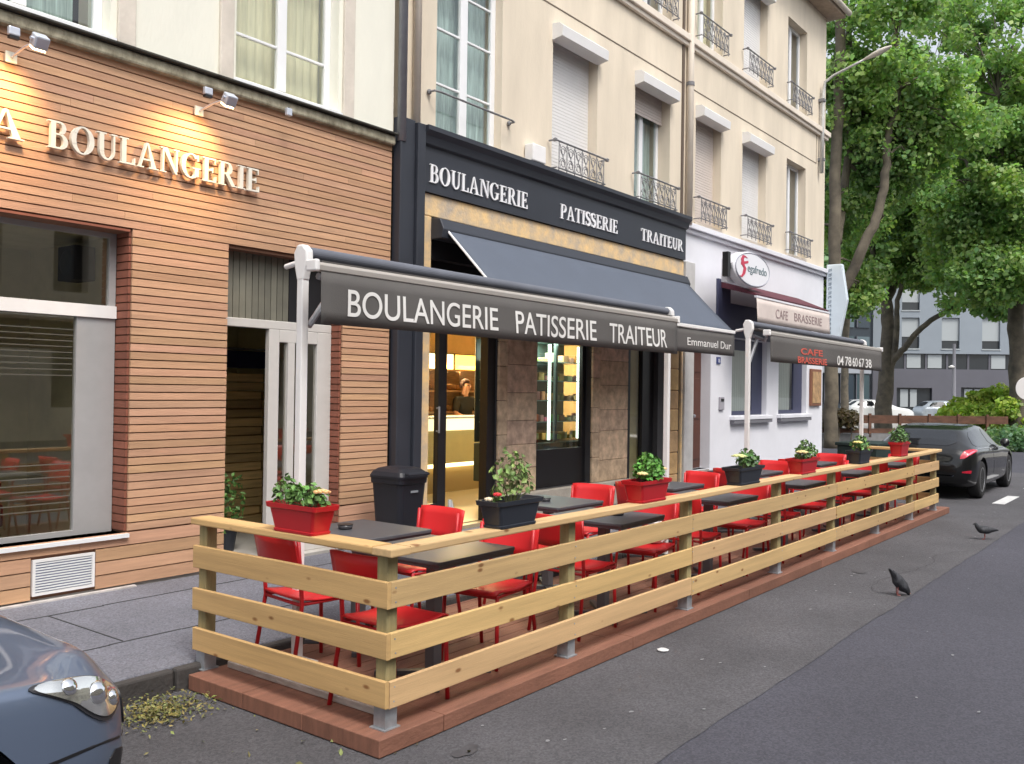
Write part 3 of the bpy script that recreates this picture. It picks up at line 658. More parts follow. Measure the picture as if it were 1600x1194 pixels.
# display fridge
t=empty('display_fridge',(0,0,0),'lit glass display fridge with shelves behind the dark framed shop window','display fridge')
fr=MB(); fr.box(9.6,11.75,7.35,8.0,.5,1.02); fr.box(9.6,11.75,7.98,8.0,1.03,2.5)
fr.box(9.6,11.75,7.35,8.0,2.45,2.6)
for x in (9.6,10.62,11.72): fr.box(x,x+.05,7.35,7.4,1.02,2.45)
P(fr,'cabinet',mat('dark_green_grey',(.07,.095,.085),.5,noise=.1),t,bevel=.01)
sh=MB()
for z in (1.3,1.6,1.88,2.15): sh.box(9.66,11.7,7.42,7.96,z,z+.012)
P(sh,'shelves',mat('glass_shelf',(.45,.60,.54),.2),t)
for x in (10.56,11.62,11.30): P(MB().box(x,x+.035,7.42,7.45,1.05,2.4),'light_tube',emis('cold_tube',(.85,1,.9),1.5),t)
mb=MB(); rr=random.Random(8)
for z in (1.05,1.312,1.612,1.892,2.162):
    x=9.72
    while x<11.6:
        w_=rr.uniform(.06,.15); h_=rr.uniform(.04,.13); mb.box(x,x+w_,7.5,7.62,z,z+h_,tone=(rr.uniform(.4,1.6),rr.uniform(.4,1.4),rr.uniform(.2,1))); x+=w_+rr.uniform(.02,.1)
g_=P(mb,'cakes',mat('cake',(.45,.38,.25),.7,tone=True),t,bevel=.01); g_['kind']='stuff'
ld=lt.new('fridge_light','AREA'); ld.energy=30; ld.color=(.85,1,.9); ld.size=.8; lo=bpy.data.objects.new('fridge_light',ld); COL.objects.link(lo); lo.location=(10.6,7.7,2.42); lo.parent=t
# fascia sign
fs=empty('shop_fascia',(0,0,0),'anthracite fascia board reading BOULANGERIE PATISSERIE TRAITEUR in white serif letters','shop sign')
P(MB().box(7.21,13.5,FY-.06,FY+.015,3.905,4.40),'fascia_board',Manth,fs)
P(MB().prism([(7.21,FY-.17,4.60),(7.21,FY-.17,4.55),(7.21,FY-.12,4.50),(7.21,FY-.10,4.42),(7.21,FY-.06,4.402),(7.21,FY+.01,4.402),(7.21,FY+.01,4.60)],(6.30,0,0)),'cornice',Manth,fs)
Mwl=mat('white_letter',(.82,.82,.84),.4)
serif_word('BOULANGERIE',Mwl,7.34,9.15,4.015,.20,FY-.061,.015,fs)
serif_word('PATISSERIE',Mwl,9.87,11.33,4.02,.19,FY-.061,.015,fs)
serif_word('TRAITEUR',Mwl,12.02,13.38,4.03,.18,FY-.061,.015,fs)
# ================================================================== AWNINGS
Mcanvas=mat('grey_canvas',(.098,.092,.088),.85,noise=.08,scale=3,bump=.2,bscale=200)
Mcanvt=mat('charcoal_canvas_top',(.088,.106,.142),.8,noise=.08,scale=2,bump=.2,bscale=200)
Mawm=mat('white_alu',(.78,.77,.76),.35,noise=.05)
Mroll=mat('slate_roller_canvas',(.13,.14,.17),.95,noise=.12,scale=3)
def valance(mb,x0,x1,y,zt,h,seed=0,xs=48):
    rows=[]
    for i in range(xs+1):
        x=x0+(x1-x0)*i/xs; row=[]
        for j in range(5):
            v=j/4; w_=v*(.010*math.sin(i*.55+seed)+.006*math.sin(i*.23+1+seed)); row.append((x+.0*v,y+w_-.01*v,zt-h*v))
        rows.append(row)
    mb.grid(rows); return mb
def double_awning(x0,x1,y,label,vx0,vx1):
    t=empty('post_awning',(x0,y,.1),label,'awning'); o=Vector((x0,y,.1))
    def L(mb,n,m,**k):
        ob=mb.build(n,m,t,**k); ob.data.transform(Matrix.Translation(-o)); return ob
    for i,x in enumerate((x0,x1)):
        L(MB().box(x-.026,x+.026,y-.026,y+.026,.12,2.46),'post',Mawm,bevel=.006)
        L(MB().box(x-.09,x+.09,y-.09,y+.09,.0875,.098),'base_plate',Mawm)
        hx=MB(); hx.prism([(x-.028,y-.028,2.39),(x-.028,y-.045,2.45),(x-.028,y-.065,2.50),(x-.028,y-.06,2.575),(x-.028,y-.02,2.61),(x-.028,y+.03,2.61),(x-.028,y+.06,2.56),(x-.028,y+.05,2.47),(x-.028,y+.028,2.39)],(.056,0,0))
        L(hx,'end_bracket',Mawm,bevel=.012)
        L(MB().tube([(x-.01,y+.05,2.50),(x-.01,y+.15,2.485)],.018,8),'arm_stub',Mawm,bevel=.004)
    L(MB().tube([(x0+.04,y,2.565),(x1-.04,y,2.565)],.037,20),'roller_tube',Mroll,smooth=False)
    L(MB().box(x0+.06,x1-.05,y-.10,y+.06,2.500,2.515),'cassette_tray',Mcanvas)
    bar=L(MB().prism([(vx0,y-.24,2.432),(vx0,y-.24,2.465),(vx0,y-.21,2.485),(vx0,y-.17,2.475),(vx0,y-.17,2.432)],(vx1-vx0,0,0)),'front_bar',mat('taupe_alu',(.42,.39,.36),.4,.3),bevel=.004)
    for x in (vx0-.035,vx1+.0): L(MB().box(x,x+.035,y-.25,y-.16,2.425,2.495),'end_cap',Mawm,bevel=.01)
    v=L(valance(MB(),vx0+.02,vx1,y-.235,2.432,.31),'valance',Mcanvas,smooth=True,fixn=False); v.modifiers.new('s','SOLIDIFY').thickness=.003
    # folding arm seen at the near end
    L(MB().tube([(x0+.10,y-.02,2.43),(x0+.55,y+.02,2.40)],.022).tube([(x0+.55,y+.02,2.40),(x0+.16,y-.16,2.42)],.02),'folding_arm',Mzinc)
    L(MB().tube([(x0+.05,y,2.12),(x0+.28,y,2.42)],.02),'brace',Mzinc)
    return t,v,L
t,v,L=double_awning(3.60,8.27,4.36,'long grey awning on white posts reading BOULANGERIE PATISSERIE TRAITEUR',3.52,8.02)
def vtext(txt,x0,x1,zb,h,m,par,yv,zt,vh,vx0,vx1,bold=0,seed=0,xs=48):
    ob=text_mesh(txt,'valance_lettering',m,x0,x1,zb,h,0,extr=.0008,bold=bold)
    me=ob.data
    for vt in me.vertices:
        x,y_,z=vt.co; q=(zt-z)/vh; i=(x-vx0)/(vx1-vx0)*xs
        vt.co.y=yv-.0045+y_-.01*q+q*(.010*math.sin(i*.55+seed)+.006*math.sin(i*.23+1+seed))
    me.transform(Matrix.Translation(-par.location)); ob.parent=par
Mtxt=mat('white_print',(.72,.71,.69),.7)
Mtxtr=mat('red_print',(.55,.10,.07),.7)
A1=(4.36-.235,2.432,.31,3.54,8.02)
vtext('BOULANGERIE',3.75,5.19,2.18,.17,Mtxt,t,*A1,bold=.004); vtext('PATISSERIE',5.40,6.53,2.175,.175,Mtxt,t,*A1,bold=.004); vtext('TRAITEUR',6.75,7.78,2.175,.175,Mtxt,t,*A1,bold=.004)
t,v,L=double_awning(10.15,14.55,4.30,'shorter grey awning with red print and a phone number on its valance',10.22,14.75)
A2=(4.30-.235,2.432,.31,10.24,14.75)
vtext('CAFE',11.2,12.0,2.25,.08,Mtxtr,t,*A2,bold=.02); vtext('BRASSERIE',11.08,12.14,2.14,.08,Mtxtr,t,*A2,bold=.02); [vtext(n_,12.63+k*.316,12.63+k*.316+.255,2.16,.13,Mtxt,t,*A2,bold=.01) for k,n_ in enumerate(('04','78','60','67','38'))]
# wall mounted charcoal awning
t=empty('wall_awning',(0,0,0),'charcoal sloping awning fixed to the wall above the bakery entrance','awning')
AX0,AX1=7.50,13.30
P(MB().prism([(AX0-.08,FY-.02,3.40),(AX0-.08,FY-.20,3.40),(AX0-.08,FY-.22,3.50),(AX0-.08,FY-.16,3.62),(AX0-.08,FY-.02,3.64)],(AX1-AX0+.16,0,0)),'cassette',Manth,t,bevel=.01)
fb=MB(); rows=[]
for i in range(25):
    x=AX0+(AX1-AX0)*i/24; rows.append([(x,FY-.20+(-.80)*q/8,3.50-.80*q/8-.012*math.sin(math.pi*q/8)) for q in range(9)])
fb.grid(rows); o_=P(fb,'canvas',Mcanvt,t,smooth=True,fixn=False); o_.modifiers.new('s','SOLIDIFY').thickness=.003
P(MB().box(AX0,AX1,5.84,5.89,2.665,2.715),'front_bar',Mawm,t,bevel=.008)
v=P(valance(MB(),AX0,AX1,5.86,2.66,.34,seed=2),'valance',Mcanvas,t,smooth=True,fixn=False); v.modifiers.new('s','SOLIDIFY').thickness=.003
t2=t
vtext('Emmanuel',11.69,12.70,2.42,.115,Mtxt,t,5.86,2.66,.34,AX0,AX1,seed=2); vtext('Dur',12.80,13.17,2.42,.115,Mtxt,t,5.86,2.66,.34,AX0,AX1,seed=2)
for x in (AX0+.12,10.4,AX1-.12): P(MB().tube([(x,FY-.2,3.42),(x+(.35 if x<10 else -.35),6.35,3.02),(x,5.9,2.68)],.022),'folding_arm',Mawm,t)
P(MB().tube([(AX0+.01,FY-.2,3.485),(AX0+.01,5.88,2.70)],.014),'edge_hem',Mawm,t)
# ================================================================== CAFE FRONT
Mnavy=mat('navy_paint',(.045,.05,.10),.5,noise=.1)
cf=empty('cafe_front_joinery',(0,0,0),'navy framed cafe windows and a brown panelled door in the white painted front','shop front')
for (x0,x1) in ((15.5,17.14),(17.75,19.34)):
    mb=MB(); mb.box(x1-.5,x1-.002,FY+.1,FY+.14,1.345,2.745); mb.box(x0+.002,x0+.06,FY+.1,FY+.14,1.345,2.745); mb.box(x0+.06,x1-.5,FY+.1,FY+.14,1.345,1.42); mb.box(x0+.06,x1-.5,FY+.1,FY+.14,2.55,2.745)
    w=P(mb,'window',Mnavy,cf)
    P(MB().add([(x0+.06,FY+.12,1.42),(x1-.5,FY+.12,1.42),(x1-.5,FY+.12,2.55),(x0+.06,FY+.12,2.55)],[(0,1,2,3)]),'pane',Mglass,w)
    P(MB().grid([[(x0+.05+k*.02,FY+.2+.015*math.sin(k*1.3),1.4),(x0+.05+k*.02,FY+.2+.015*math.sin(k*1.3),2.6)] for k in range(56)]),'net_curtain',mat('cafe_curtain',(.50,.52,.50),.9),w,smooth=True,fixn=False)
    P(MB().box(x0-.08,x1+.1,FY-.10,FY+.09,1.265,1.335),'window_sill',Mlav,cf,bevel=.008)
    P(MB().box(x0-.06,x1+.08,FY-.09,FY-.001,1.20,1.262),'sill_moulding',mat('grey_sill',(.16,.16,.18),.8),cf)
    backing(cf,x0-.1,x1+.1,1.3,2.8,FY+.6)
mb=MB(); mb.box(13.53,13.86,FY-.06,FY-.001,.13,3.9); P(mb,'grey_pilaster',mat('pale_grey_pilaster',(.50,.49,.48),.8,noise=.12),cf,bevel=.01)
Mbrown=mat('brown_door_wood',(.10,.035,.022),.5,noise=.25,scale=4,stretch=(6,6,.6))
mb=MB(); mb.box(13.921,14.619,FY+.18,FY+.22,.45,2.74)
for (a,b) in ((.6,1.2),(1.3,2.0),(2.1,2.6)):
    for (c,d) in ((14.0,14.23),(14.31,14.54)): mb.box(c,d,FY+.165,FY+.179,a,b)
d_=P(mb,'panelled_door',Mbrown,cf,bevel=.008); P(MB().lathe([(0,-.03),(.03,-.02),(.03,0),(.01,.02),(.01,.05)],(14.28,FY+.14,1.35),10,axis='y'),'door_knob',Mzinc,d_)
mb=MB(); mb.box(13.88,14.68,FY-.14,FY+.17,.13,.28); mb.box(13.92,14.62,FY-.001,FY+.18,.282,.45); P(mb,'door_step',mat('worn_step_stone',(.40,.35,.32),.9,noise=.3,bump=.4),cf,bevel=.015)
P(MB().box(14.8,15.3,FY-.05,FY-.001,2.9,3.75).box(15.32,19.5,FY-.04,FY-.001,2.76,3.36),'dark_sign_band',Mnavy,cf)
t=empty('house_number',(0,0,0),'small blue number plate right of the brown door','number plate'); P(MB().box(14.84,14.98,FY-.02,FY-.001,2.26,2.38),'enamel_plate',mat('blue_enamel',(.03,.05,.2),.3),t); text_mesh('8','digit',Mwl,14.885,14.935,2.285,.07,FY-.021,parent=t)
t=empty('mailbox',(0,0,0),'small grey intercom box on the white wall between door and window','intercom'); P(MB().box(14.95,15.13,FY-.035,FY-.001,1.45,1.68),'intercom_case',mat('intercom_grey',(.35,.34,.38),.5),t,bevel=.01)
P(MB().box(14.98,15.10,FY-.04,FY-.0355,1.60,1.65),'speaker_slots',Mblk,t)
# burgundy drop awning with cream valance
t=empty('cafe_awning',(0,0,0),'short burgundy cafe awning with a cream lettered valance','awning')
mburg=mat('burgundy_canvas',(.10,.022,.035),.8,noise=.15)
P(MB().prism([(14.9,FY-.05,3.74),(14.9,6.18,3.46),(14.9,6.20,3.43),(14.9,FY-.05,3.60)],(3.75,0,0)),'canvas',mburg,t)
P(MB().box(14.9,18.65,6.16,6.21,3.395,3.428),'front_bar',Mlav,t)
valo=P(valance(MB(),14.9,18.65,6.17,3.395,.42,seed=4),'valance',mat('cream_canvas',(.62,.54,.50),.8,noise=.05),t,smooth=True,fixn=False); valo.modifiers.new('s','SOLIDIFY').thickness=.003
Mbt=mat('grey_brown_print',(.28,.2,.2),.8)
vtext('CAFE',15.75,16.35,3.10,.17,Mbt,t,6.17,3.395,.42,14.9,18.65,seed=4); vtext('BRASSERIE',16.65,18.2,3.11,.16,Mbt,t,6.17,3.395,.42,14.9,18.65,seed=4)
# oval light box sign
t=empty('oval_sign',(14.85,6.30,3.86),'white oval light box sign with red emblem and grey lettering on the cafe front','sign')
mb=MB(); n=40; pr=[]
for (s_,yy) in ((.90,-.085),(1,-.06),(1,.06),(.90,.085)): pr.append([(.78*s_*math.cos(2*math.pi*k/n),yy,.30*s_*math.sin(2*math.pi*k/n)) for k in range(n)])
mb.grid(pr,closed=True); mb.add(pr[0],[tuple(range(n))]); mb.add(pr[-1],[tuple(range(n))[::-1]])
mb.build('oval_case',mat('glossy_white',(.78,.78,.82),.25),t,smooth=False)
MB().tube([(.72*math.cos(2*math.pi*k/n),-.08,.275*math.sin(2*math.pi*k/n)) for k in range(n+1)],.012,6,caps=False).build('rim',mat('rim_grey',(.35,.36,.42),.4),t)
mb=MB(); 
pts=[(-.28,.17),(-.40,.20),(-.47,.13),(-.43,.04),(-.36,-.01),(-.40,-.10),(-.50,-.17),(-.56,-.15)]
wd=[.03,.05,.055,.055,.055,.05,.035,.015]
for i in range(len(pts)-1):
    a,b=pts[i],pts[i+1]; mb.prism([(a[0]-wd[i],-.087,a[1]),(a[0]+wd[i],-.087,a[1]),(b[0]+wd[i+1],-.087,b[1]),(b[0]-wd[i+1],-.087,b[1])],(0,-.004-.0003*i,0))
mb.prism([(-.52,-.0868,.08),(-.22,-.0868,.13),(-.22,-.0868,.09),(-.52,-.0868,.03)],(0,-.003,0))
mb.build('red_emblem',mat('sign_red',(.55,.03,.08),.4),t)
o_=text_mesh('egafredo','sign_text',mat('sign_teal_grey',(.10,.16,.18),.5),-.24,.58,-.05,.14,-.087,parent=t)
MB().box(-.85,-.55,-.03,.03,-.06,.03).box(-.95,-.851,-.05,.05,-.2,.2).build('wall_arm',Mblk,t)
MB().box(-.72,.35,.085,.17,-.26,.12).build('mounting_frame',Mlav,t)
# projecting flag sign at the corner
t=empty('projecting_sign',(20.42,FY-.06,3.82),'tall pale blue white projecting sign with small vertical writing at the facade corner','sign')
MB().prism([(-.07,0,-.80),(-.07,-.30,-.80),(-.07,-.46,.02),(-.07,-.34,.82),(-.07,0,.82)],(.14,0,0)).build('sign_case',mat('pale_blue_white',(.62,.70,.76),.4,noise=.04),t,bevel=.02)
mb=MB(); rr=random.Random(5)
for k in range(15):
    z=.70-k*.1
    mb.box(-.078,-.0705,-.10,-.055,z,z+.012); mb.box(-.078,-.0705,-.115,-.105,z-.03,z+.03); 
    if k%2: mb.box(-.078,-.0705,-.10,-.05,z-.04,z-.028)
    else: mb.box(-.078,-.0705,-.065,-.055,z-.05,z-.002)
mb.build('vertical_letters',mat('sign_slate',(.12,.17,.22),.5),t)
MB().box(-.03,.03,-.001,.10,.5,.56).build('wall_arm',Mblk,t); MB().box(-.03,.03,-.001,.10,-.6,-.54).build('wall_arm',Mblk,t)
# menu board
t=empty('menu_board',(0,0,0),'brown framed menu board at the right end of the white cafe wall','menu board')
P(MB().box(19.50,20.15,FY-.05,FY-.001,1.50,2.30),'board_frame',mat('menu_frame',(.22,.09,.05),.5),t,bevel=.01); P(MB().box(19.57,20.08,FY-.06,FY-.0505,1.56,2.24),'menu_sheet',mat('menu_paper',(.45,.28,.14),.6,noise=.5,scale=9),t)
# wall lamp pole at the corner of the building
t=empty('street_lamp',(19.95,FY-.08,0),'pale street lamp bracketed to the beige facade corner, arm reaching over the street','street lamp')
mb=MB(); mb.tube([(-.05,0,6.6),(-.03,0,7.7),(.0,0,8.35),(.05,-.02,8.62),(.08,-.2,8.74),(.1,-.6,8.88),(.1,-.85,8.96)],[.045,.042,.036,.034,.03,.026,.024],10); mb.build('bracket_pole',mat('lamp_grey',(.50,.50,.48),.5,.2,noise=.1),t,smooth=True)
mb=MB(); pr=[]
for q,(r1,r2) in enumerate(((.02,.02),(.05,.035),(.085,.055),(.09,.06),(.075,.05),(.03,.02))):
    yy=-.80-.12*q; pr.append([(.1+r1*math.cos(2*math.pi*k/12),yy,8.95+.035*q+r2*math.sin(2*math.pi*k/12)) for k in range(12)])
mb.grid(pr,closed=True).add(pr[0],[tuple(range(12))]).add(pr[-1],[tuple(range(12))]); mb.build('lamp_head',mat('lamp_beige',(.62,.58,.50),.4),t,smooth=True)
for z in (6.9,8.2): MB().box(-.08,.04,-.05,.079,z-.03,z+.03).build('wall_clamp',Miron,t)
# ================================================================== DECK
Mdeck=mat('red_brown_deck',(.235,.105,.068),.7,noise=.25,scale=5,stretch=(.5,6,1),bump=.25,bscale=40,tone=True)
DX0,DX1,DY0,DY1,DZ=3.06,14.90,3.10,4.66,.085
t=empty('wooden_deck',(0,0,0),'low red brown timber deck laid on the road under the terrace','deck')
mb=MB(); rr=random.Random(11); y=DY0+.145; k=0
while y<DY1-.01:
    x=DX0+.46; w_=min(.138,DY1-y)
    while x<DX1:
        ln=min(rr.choice((1.2,1.8,2.4)),DX1-x); mb.box(x,x+ln-.004,y,y+w_-.006,DZ-.03,DZ-rr.uniform(0,.002),tone=rr.uniform(.78,1.15)); x+=ln
    y+=.138
P(mb,'deck_boards',Mdeck,t,bevel=.003)
mb=MB(); x=DX0+.46
while x<DX1:
    ln=min(rr.uniform(1.6,2.3),DX1-x); mb.box(x,x+ln-.004,DY0,DY0+.14,.0,DZ+.001,tone=rr.uniform(.85,1.1)); x+=ln
P(mb,'edge_boards',Mdeck,t,bevel=.004)
mb=MB(); y=DY0
for w_ in (.56,.50,.52): 
    e=min(y+w_,DY1); mb.box(DX0,DX0+.455,y,e-.002,.0,DZ+.002,tone=rr.uniform(.92,1.06)); y=e
P(mb,'end_blocks',Mdeck,t,bevel=.005)
P(MB().box(DX0+.1,DX1-.1,DY0+.1,DY1-.1,-.0,DZ-.032),'substructure',Mwoodback,t)
t=empty('painted_batten',(0,0,0),'white painted timber batten lying on the deck along the near fence end','batten')
P(MB().box(3.28,3.325,3.30,4.60,DZ+.003,DZ+.04),'batten',mat('scuffed_white_wood',(.62,.57,.52),.8,noise=.3,scale=9,stretch=(3,.6,3),bump=.3),t,bevel=.004)
# ================================================================== FENCE
Mpine=mat('pine_board',(.59,.40,.20),.65,noise=.2,scale=2.2,stretch=(.35,9,9),bump=.12,bscale=30,tone=True)
Mpine2=mat('pine_board_cross',(.60,.385,.165),.65,noise=.2,scale=2.2,stretch=(9,.35,9),bump=.12,bscale=30,tone=True)
Mpost=mat('treated_post',(.30,.25,.12),.8,noise=.3,scale=4,stretch=(5,5,.5),bump=.3)
Mgalv=mat('galvanised_steel',(.42,.45,.48),.4,.55,noise=.25,scale=14)
for M in (Mpine,Mpine2):   # knots
    n=M.node_tree.nodes; L_=M.node_tree.links; b=n['Principled BSDF']; src=b.inputs['Base Color'].links[0].from_socket
    tc=n.new('ShaderNodeTexCoord'); mp=n.new('ShaderNodeMapping'); mp.inputs['Scale'].default_value=(3.2,3.2,7); L_.new(tc.outputs['Object'],mp.inputs[0])
    vo=n.new('ShaderNodeTexVoronoi'); vo.inputs['Scale'].default_value=1.5; L_.new(mp.outputs[0],vo.inputs[0])
    rp=n.new('ShaderNodeValToRGB'); rp.color_ramp.elements[0].position=.07; rp.color_ramp.elements[0].color=(.34,.18,.09,1); rp.color_ramp.elements[1].position=.15; rp.color_ramp.elements[1].color=(1,1,1,1); L_.new(vo.outputs['Distance'],rp.inputs[0])
    mx=n.new('ShaderNodeMix'); mx.data_type='RGBA'; mx.blend_type='MULTIPLY'; mx.inputs[0].default_value=.85; L_.new(src,mx.inputs[6]); L_.new(rp.outputs[0],mx.inputs[7]); L_.new(mx.outputs[2],b.inputs['Base Color'])
FX0,FX1,FYs,FYe=3.16,14.36,3.14,4.74
t=empty('terrace_fence',(FX0,FYs,0),'pale pine rail fence around the terrace deck, three boards and a flat top rail','fence')
def LF(mb,n,m,par=None,**k):
    ob=mb.build(n,m,par or t,**k); ob.data.transform(Matrix.Translation(-t.location)); return ob
posts=[3.20,4.78,6.41,8.25,9.80,11.42,13.0,14.32]
rr=random.Random(21)
def grained(mb,x0,x1,y0,y1,z0,z1,axis='x',tn=1):
    # subdivided board with slight warp
    n=max(2,int((x1-x0 if axis=='x' else y1-y0)/.25)); rows=[]; ph=rr.uniform(0,6)
    for i in range(n+1):
        u=i/n; wz=.003*math.sin(ph+u*3); wy=.003*math.sin(ph*2+u*4)
        if axis=='x': x=x0+(x1-x0)*u; rows.append([(x,y0+wy,z0+wz),(x,y1+wy,z0+wz),(x,y1+wy,z1+wz),(x,y0+wy,z1+wz)])
        else: yy=y0+(y1-y0)*u; rows.append([(x0+wy,yy,z0+wz),(x1+wy,yy,z0+wz),(x1+wy,yy,z1+wz),(x0+wy,yy,z1+wz)])
    mb.grid(rows,tone=tn,closed=True); mb.add(rows[0],[(0,1,2,3)],tn); mb.add(rows[-1],[(3,2,1,0)],tn)
for (z0,z1) in ((.68,.81),(.435,.56),(.20,.33)):
    for (a,b) in ((3.162,6.40),(6.404,9.79),(9.794,12.99),(12.994,14.36)):
        mb=MB(); tn=rr.uniform(.88,1.08); grained(mb,a,b,FYs,FYs+.026,z0,z1,'x',(tn,tn*rr.uniform(.96,1.02),tn*rr.uniform(.85,1))); LF(mb,'rail_board',Mpine,bevel=.004)
    mb=MB(); grained(mb,FX0-.026,FX0,FYs-.001,FYe,z0+.002,z1+.002,'y',rr.uniform(.9,1.02)); LF(mb,'rail_board',Mpine2,bevel=.004)
    mb=MB(); grained(mb,FX1,FX1+.026,FYs,4.3,z0,z1,'y',rr.uniform(.9,1.02)); LF(mb,'rail_board',Mpine2,bevel=.004)
for (a,b) in ((3.262,6.43),(6.434,9.8),(9.804,12.9),(12.904,14.40)):
    mb=MB(); grained(mb,a,b,FYs-.035,FYs+.085,.935,.975,'x',rr.uniform(1.0,1.12)); LF(mb,'top_rail',Mpine,bevel=.008)
mb=MB(); mb.prism([(3.262,FYs+.085,.936),(3.262,FYs-.035,.936),(3.125,FYs-.035,.936),(3.125,FYs+.10,.936)],(0,0,.04)); LF(mb,'top_rail_corner',Mpine,bevel=.006)
mb=MB(); grained(mb,3.125,3.26,FYs+.101,4.76,.935,.975,'y',1.04); LF(mb,'top_rail',Mpine2,bevel=.008)
mb=MB(); grained(mb,14.28,14.42,FYs+.088,4.35,.937,.977,'y',1.04); LF(mb,'top_rail',Mpine2,bevel=.008)
pl=[(x,FYs+.064) for x in posts]+[(3.198,4.69),(14.322,4.25),(14.322,3.75)]
for (x,yy) in pl:
    p_=LF(MB().box(x-.036,x+.036,yy-.036,yy+.036,.15,.934),'post',Mpost,bevel=.004)
    LF(MB().box(x-.04,x+.04,yy-.04,yy+.04,.0945,.20).box(x-.055,x+.055,yy-.05,yy+.055,.0875,.094),'post_shoe',Mgalv,p_)
    LF(MB().lathe([(0,0),(.012,.0),(.012,.008),(0,.01)],(x-.02,yy-.041,.14),8,axis='y'),'bolt',Mgalv,p_)

for (x,yy) in pl[:5]:
    for zc in (.745,.497,.265):
        for dz in (-.035,.035): LF(MB().lathe([(0,0),(.005,0),(.005,.002),(0,.002)],(x+random.uniform(-.01,.01),FYs-.0035,zc+dz),8,axis='y'),'screw',Mgalv)
# ================================================================== TABLES AND CHAIRS
Mred=mat('red_powdercoat',(.62,.018,.022),.42,noise=.06,scale=3)
Mredd=mat('red_tube',(.50,.014,.02),.42)
Mtab=mat('dark_slate_top',(.075,.078,.088),.45,noise=.2,scale=3)
Mtabe=mat('table_steel',(.10,.10,.11),.45,.3)
def rounded_plate(cx,cy,w,d,r,n=5):
    P_=[]
    for sx,sy,a0 in ((1,1,0),(-1,1,90),(-1,-1,180),(1,-1,270)):
        for k in range(n+1):
            a=math.radians(a0+90*k/n); P_.append((cx+sx*(w/2-r)+r*math.cos(a),cy+sy*(d/2-r)+r*math.sin(a)))
    return P_
def make_chair():
    t=empty('terrace_chair',(0,0,DZ),'x','chair','red metal chairs on the terrace')
    # faces +x ; seat centre at 0
    mb=MB(); n=14; rows=[]
    for i in range(n+1):
        u=i/n; x=-.21+.42*u; z=.455-.018*math.sin(math.pi*min(1,u*1.1))+(-.02*max(0,(u-.85)/.15)**2); w_=.205-.012*max(0,(u-.8)/.2)**2
        rows.append([(x,-w_+2*w_*j/8,z+.006*abs(j/4-1)**3) for j in range(9)])
    mb.grid(rows); mb.build('seat',Mred,t,smooth=True,solid=.012,bevel=.0)
    mb=MB(); rows=[]
    for i in range(9):
        u=i/8; yy=-.215+.43*u; bow=-.035*math.cos((u-.5)*math.pi)
        rows.append([(-.225+bow-.012*q,yy,.60+q*.055+(-.006 if i in(0,8) and q in(0,4) else 0)) for q in range(5)])
    mb.grid(rows); mb.build('backrest',Mred,t,smooth=True,solid=.014)
    for s in (-1,1):
        MB().tube([(.20,s*.20,0),(.185,s*.19,.44)],.0125,8).build('leg',Mredd,t,smooth=True)
        MB().tube([(-.27,s*.21,0),(-.20,s*.195,.43),(-.215,s*.195,.62),(-.232,s*.195,.80)],.0125,8).build('leg',Mredd,t,smooth=True)
        MB().tube([(-.20,s*.19,.43),(.185,s*.19,.43)],.011,8).build('seat_rail',Mredd,t,smooth=True)
    MB().tube([(.185,-.19,.425),(.185,.19,.425)],.010,8).build('stretcher',Mredd,t,smooth=True)
    MB().tube([(-.20,-.19,.425),(-.20,.19,.425)],.010,8).build('stretcher',Mredd,t,smooth=True)
    return t
def make_table():
    t=empty('terrace_table',(0,0,DZ),'x','table','dark square tables on the terrace')
    MB().prism([(p[0],p[1],.715) for p in rounded_plate(0,0,.68,.68,.02,3)],(0,0,.022)).build('tabletop',Mtab,t,bevel=.004)
    MB().box(-.33,.33,-.33,.33,.695,.714).build('under_frame',Mtabe,t)
    MB().box(-.035,.035,-.035,.035,.03,.694).build('column',mat('grey_column',(.14,.14,.15),.5,.2),t,bevel=.004)
    for a in range(4):
        c,s=math.cos(math.pi/4+a*math.pi/2),math.sin(math.pi/4+a*math.pi/2)
        MB().prism([(0+.03*s,-.03*c,.0),(.34*c+.02*s,.34*s-.02*c,.0),(.34*c-.02*s,.34*s+.02*c,.0),(-.03*s,.03*c,.0)],(0,0,.028)).build('foot',Mtabe,t,bevel=.003)
    return t
chair0=make_chair(); table0=make_table(); usedc=[False,False]
def put(kind,x,y,rz,label,group):
    src,i=(chair0,0) if kind=='c' else (table0,1)
    o=src if not usedc[i] else copy_tree(src); usedc[i]=True
    o.location=(x,y,DZ); o.rotation_euler=(0,0,rz); o['label']=label
    return o
street=[3.98,5.86,7.65,9.5,11.3,13.1]; wall=[4.15,6.3,8.25,10.4,12.4]
order=['first','second','third','fourth','fifth','sixth']
